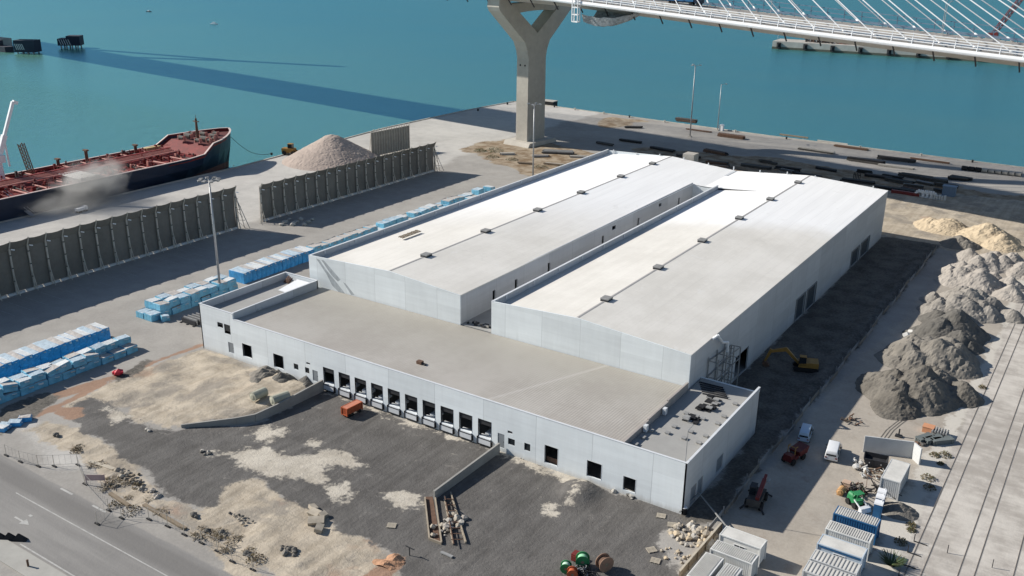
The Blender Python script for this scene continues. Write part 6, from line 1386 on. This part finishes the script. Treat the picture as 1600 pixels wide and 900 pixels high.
for i in range(26):
    px = rn.uniform(1090, 1500); py = rn.uniform(256, 300) + (px-1300)*.03
    stack(px, min(py, 303), rn.uniform(4, 9), rn.uniform(1.2, 2.6), rn.uniform(.8, 1.7), R(rn.uniform(-25, 15)), [[beam_m, black_m], [black_m, rust_m], [beam_m, grey_m]][i % 3], dk, 'dark beam stacks in the bridge shadow', seed=100+i)
mb = MB()
for a, b in zip(edgepts[::2], edgepts[2::2]): mb.bar(Vector((a[0], a[1], .12)), Vector((b[0], b[1], .12)), .55, .34)
tag(mb.build('kerb', mat('quay_lip', (.46, .43, .38), .9, .25, .3)), kind='structure')
# bollards, fenders and parapet blocks on the rear quay edge
for i, px in enumerate((868, 900, 945, 985, 1040, 1150, 1230, 1345, 1440, 1520)):
    p = at(px, float(np.interp(px, [860, 970, 1200, 1600], [166, 181, 213, 263]))); mb = MB(); mb.tube((0, -1, -.05), (0, -1, .7), .35, .28, n=10); mb.tube((0, -1, .7), (0, -1, .9), .45, n=10); o = mb.build('bollard', conc_m if i % 3 else black_m); o.location = p; tag(o, 'mooring bollard in the line along the rear quay edge', 'bollard', 'bollards along the rear quay edge')
p = at(1113, 202); mb = MB(); mb.box(p.x-.8, p.y-.8, 0, p.x+.8, p.y+.8, 2.2); mb.extrude([(p.x-.9, p.y-.9, 2.2), (p.x+.9, p.y-.9, 2.2), (p.x, p.y-.9, 2.6)], (0, 1.8, 0)); 
o = mb.build('kiosk', white_m); o.location = at(1127, 204) - p; tag(o, 'small white kiosk at the foot of the thin light mast', 'kiosk')
p = at(856, 163); mb = MB(); mb.box(p.x-4, p.y-2, -3, p.x+4, p.y+2, 1.6); mb.box(p.x-4.2, p.y-2.2, 1.6, p.x+4.2, p.y+2.2, 1.9, 1); tag(mb.build('quay_fender', [black_m, conc_m]), 'big black fender block with a pale top at the outer quay corner', 'fender')
for i, (px, py) in enumerate(((744, 173), (790, 163))):
    p = at(px, py); mb = MB(); mb.tube((p.x+1, p.y, 0), (p.x+1, p.y, .8), .4, n=10); mb.tube((p.x+1, p.y, .8), (p.x+1, p.y, 1.0), .5, n=10); tag(mb.build('bollard', black_m), ['black bollard on the left quay edge where the bridge shadow begins', 'black bollard on the quay edge left of the pylon beyond the bridge shadow'][i], 'bollard')

# ------------------------------------------------------------------ jetty across the dock
JT = empty('jetty', at(1400, 84, -3), 0, 'pale concrete jetty across the dock under the bridge deck', 'jetty'); o_ = JT.location
j0, j1, j2 = at(1206, 76, -3), at(1600, 101, -3), at(1700, 108, -3)
d = (j1-j0).normalized(); nrm = Vector((-d.y, d.x, 0)); mb = MB(); j0e = j0 - d*0; j1e = j0 + d*420
mb.prism([(q.x-o_.x, q.y-o_.y) for q in (j0e, j1e, j1e + nrm*26, j0e + nrm*22)], -2, 5.6); mb.build('deck', conc_m, JT)
mb = MB(); mb.prism([(q.x-o_.x, q.y-o_.y) for q in (j0e - nrm*.12 - d*.1, j1e - nrm*.12, j1e + nrm*.1, j0e + nrm*.1)], -2, 1.6); mb.build('tide_line', mat('tide_stain', (.10, .10, .075), .8, .25, .3), JT)
for k in range(22):
    q = j0 + d*(5 + 19.5*k) - o_; mb = MB(); mb.bar(q - nrm*.8 + Vector((0, 0, .6)), q - nrm*.8 + Vector((0, 0, 4.8)), 2.6, 1.5); mb.tube(q - nrm*1.7 + Vector((0, 0, 2)), q - nrm*1.7 + Vector((0, 0, 4)), .9, n=10); mb.build('fender', black_m, JT)
def onj(t_, off): return j0 + d*t_ + nrm*off + Vector((0, 0, 5.6))
def bits(t0, t1, o0, o1, n, mts, lb, seed, cat, h=1.6):
    rn = random.Random(seed); mb = MB()
    for k in range(n):
        q = onj(rn.uniform(t0, t1), rn.uniform(o0, o1)); a = Vector((rn.uniform(-1.6, 1.6), rn.uniform(-1.6, 1.6), rn.uniform(0, h))); mb.bar(q + Vector((0, 0, .2)), q + a + Vector((0, 0, .3)), rn.uniform(.3, .8), mi=rn.randrange(len(mts)))
    tag(mb.build('cargo_pile', mts), lb, cat)
bits(22, 46, 6, 14, 90, [black_m, beam_m, rust_m], 'black scrap pile on the jetty deck', 1, 'scrap', 3)
bits(46, 76, 6, 13, 120, [mat('salmon_net', (.50, .14, .10), .8, .2, 1), redp_m], 'red net pile on the jetty deck right of the black scrap', 2, 'nets', 1.4)
bits(76, 110, 6, 13, 60, [tan_m, wood_m], 'tan timber pile on the jetty deck right of the red nets', 3, 'timber', 1.2)
q = onj(3, 3); tag(MB().tube(q, q + Vector((0, 0, 5)), .16, n=8).build('jetty_light', steel_m), 'thin light post on the left tip of the jetty', 'post')
q = onj(27, 2.5); tag(MB().tube(q, q + Vector((0, 0, 8)), .14, n=8).build('jetty_light', steel_m), 'thin tall post on the jetty before the black scrap', 'post')
# red lattice crane beyond the deck
q = at(1530, 70, 2.6); t = empty('harbour_crane', q, 0, 'red lattice boom crane rising behind the bridge deck at the top right', 'crane')
# boom seen between the stays: place it by its true bearing at the jetty's depth
mb = MB(); b0 = at(1553, 52, 12) - q; b1 = Vector((b0.x + 17, b0.y + 10, b0.z + 33)); lattice(mb, b0, b1, 2.6, 12); mb.build('boom', redp_m, t)
mb = MB(); mb.box(b0.x-5, b0.y-3, -1, b0.x+5, b0.y+3, b0.z-3); mb.build('portal', grey_m, t); MB().box(b0.x-4, b0.y-2.5, b0.z-2.99, b0.x+3, b0.y+2.5, b0.z+.2).build('machinery_house', redp_m, t)
# mooring dolphins with striped panels, and boats
def dolphin(pl, pr, h, label, stepd):
    a, b = at(*pl, -3), at(*pr, -3); t = empty('mooring_dolphin', (a+b)/2, math.atan2((b-a).y, (b-a).x), label, 'dolphin'); L_ = (b-a).length
    mb = MB()
    if stepd: mb.box(-L_/2, 0, 2.0, -L_*.1, 9, h*.78); mb.box(-L_*.1, -.05, 2.0, L_/2, 9.05, h)
    else: mb.box(-L_/2, 0, 1.0, L_/2, 9, h)
    mb.build('block', mat('dolphin_dark_%d' % int(h*10), (.022, .03, .05), .7, .2, .4), t)
    mb = MB(); y = -.09; n = 5; x0, x1 = (-L_/2+.6, -L_*.02) if not stepd else (-L_/2+1, L_*.08); zt = h*.74
    for k in range(n): a0 = x0 + (x1-x0)*k/n; mb.add([(a0, y, zt), (a0+.38, y, zt), (a0+1.2+.38, y, 2.6), (a0+1.2, y, 2.6)], [(0, 1, 2, 3)])
    mb.build('stripe_panel', white_m, t, fix=False)
    mb = MB()
    for k in range(4): x = -L_/2 + L_*(k+.5)/4; mb.tube((x, 1, -4), (x, 1, 2.2), .5, n=8); mb.tube((x, 8, -4), (x, 8, 2.2), .5, n=8)
    mb.build('pile', conc_m, t)
dolphin((23, 84), (55.5, 84.5), 8.6, 'dark block mooring dolphin with white diagonal stripes, left one', False); dolphin((91, 76), (126, 76), 8.4, 'stepped dark mooring dolphin with white diagonal stripes, right one', True)
p = at(5, 80, -3); mb = MB(); mb.prism([(p.x-14, p.y-6), (p.x+8, p.y-3), (p.x+8, p.y+3), (p.x-14, p.y+6)], 0-3, .5); mb.prism([(p.x-14, p.y-4), (p.x-2, p.y-2), (p.x-2, p.y+2), (p.x-14, p.y+4)], .5, 4.0); tag(mb.build('pier_guard', mat('guard_dark', (.05, .05, .065), .7, .2, .3)), 'low dark pier guard at the left edge beside the striped dolphins', 'pier guard')
def boat(px, py, L_, rz, label, m0):
    p = at(px, py, -3); t = empty('boat', p, rz, label, 'boat'); mb = MB()
    pl = [(-L_/2, -L_*.14), (L_*.2, -L_*.15), (L_/2, 0), (L_*.2, L_*.15), (-L_/2, L_*.14)]
    mb.prism(pl, -.3, L_*.10); mb.build('hull', m0, t); mb = MB(); mb.box(-L_*.25, -L_*.09, L_*.1, L_*.12, L_*.09, L_*.24); c = mb.build('cabin', white_m, t); MB().box(L_*.121, -L_*.08, L_*.15, L_*.125, L_*.08, L_*.21).build('windscreen', glass_m, c)
boat(335, 38, 7.5, R(20), 'small white motor boat on the open water at the top left', white_m); boat(233, 18.5, 6.5, R(10), 'tiny dark boat far out on the water at the top left', navy_m)

# ------------------------------------------------------------------ dust cloud blown along the quay
def dust(px, py, z, sx_, sy_, sz, dens, name):
    bm = bmesh.new(); bmesh.ops.create_icosphere(bm, subdivisions=3, radius=1); me = bpy.data.meshes.new(name); bm.to_mesh(me); bm.free()
    o = bpy.data.objects.new(name, me); col.objects.link(o); p = at(px, py); o.location = (p.x, p.y, z); o.scale = (sx_, sy_, sz); o.rotation_euler = (0, 0, R(20))
    mt = bpy.data.materials.new(name + '_mat'); mt.use_nodes = True; n = mt.node_tree; n.nodes.clear(); L = n.links
    out = n.nodes.new('ShaderNodeOutputMaterial'); pv = n.nodes.new('ShaderNodeVolumePrincipled'); pv.inputs['Color'].default_value = (.93, .92, .89, 1); pv.inputs['Anisotropy'].default_value = .2
    tc = n.nodes.new('ShaderNodeTexCoord'); ln = n.nodes.new('ShaderNodeVectorMath'); ln.operation = 'LENGTH'; L.new(tc.outputs['Object'], ln.inputs[0])
    no = n.nodes.new('ShaderNodeTexNoise'); no.inputs['Scale'].default_value = 2.3; no.inputs['Detail'].default_value = 5; no.inputs['Distortion'].default_value = .8; L.new(tc.outputs['Object'], no.inputs['Vector'])
    a = n.nodes.new('ShaderNodeMath'); a.operation = 'SUBTRACT'; L.new(no.outputs[0], a.inputs[0]); L.new(ln.outputs['Value'], a.inputs[1])
    mr = n.nodes.new('ShaderNodeMapRange'); mr.inputs['From Min'].default_value = -.2; mr.inputs['From Max'].default_value = .4; mr.inputs['To Max'].default_value = dens; L.new(a.outputs[0], mr.inputs[0])
    L.new(mr.outputs[0], pv.inputs['Density']); L.new(pv.outputs[0], out.inputs['Volume']); me.materials.append(mt); o['kind'] = 'stuff'; return o
dust(146, 316, 5.0, 13, 19, 10.0, .22, 'dust_cloud'); dust(112, 328, 2.6, 15, 24, 6.5, .09, 'dust_haze')
p = at(128, 331); t = empty('dumper', p, R(100), 'small white dumper half hidden in the dust on the quay', 'dumper'); t.scale = (.5, .5, .5)
MB().extrude([(-3.4, -1.2, 1.1), (1.4, -1.2, 1.1), (1.6, -1.2, 2.6), (-3.6, -1.2, 2.6)], (0, 2.4, 0)).build('tipper_body', white_m, t); c = MB().extrude([(1.8, -1.15, .7), (3.6, -1.15, .7), (3.5, -1.15, 2.2), (3.1, -1.15, 3.0), (1.8, -1.15, 3.0)], (0, 2.3, 0)).build('cab', white_m, t); MB().box(3.45, -1, 1.9, 3.56, 1, 2.6).build('windscreen', glass_m, c)
for x in (-2.4, -1.2, 2.6):
    for y in (-1.15, .8): MB().tube((x, y, .5), (x, y+.35, .5), .5, n=12).build('wheel', tyre_m, t)
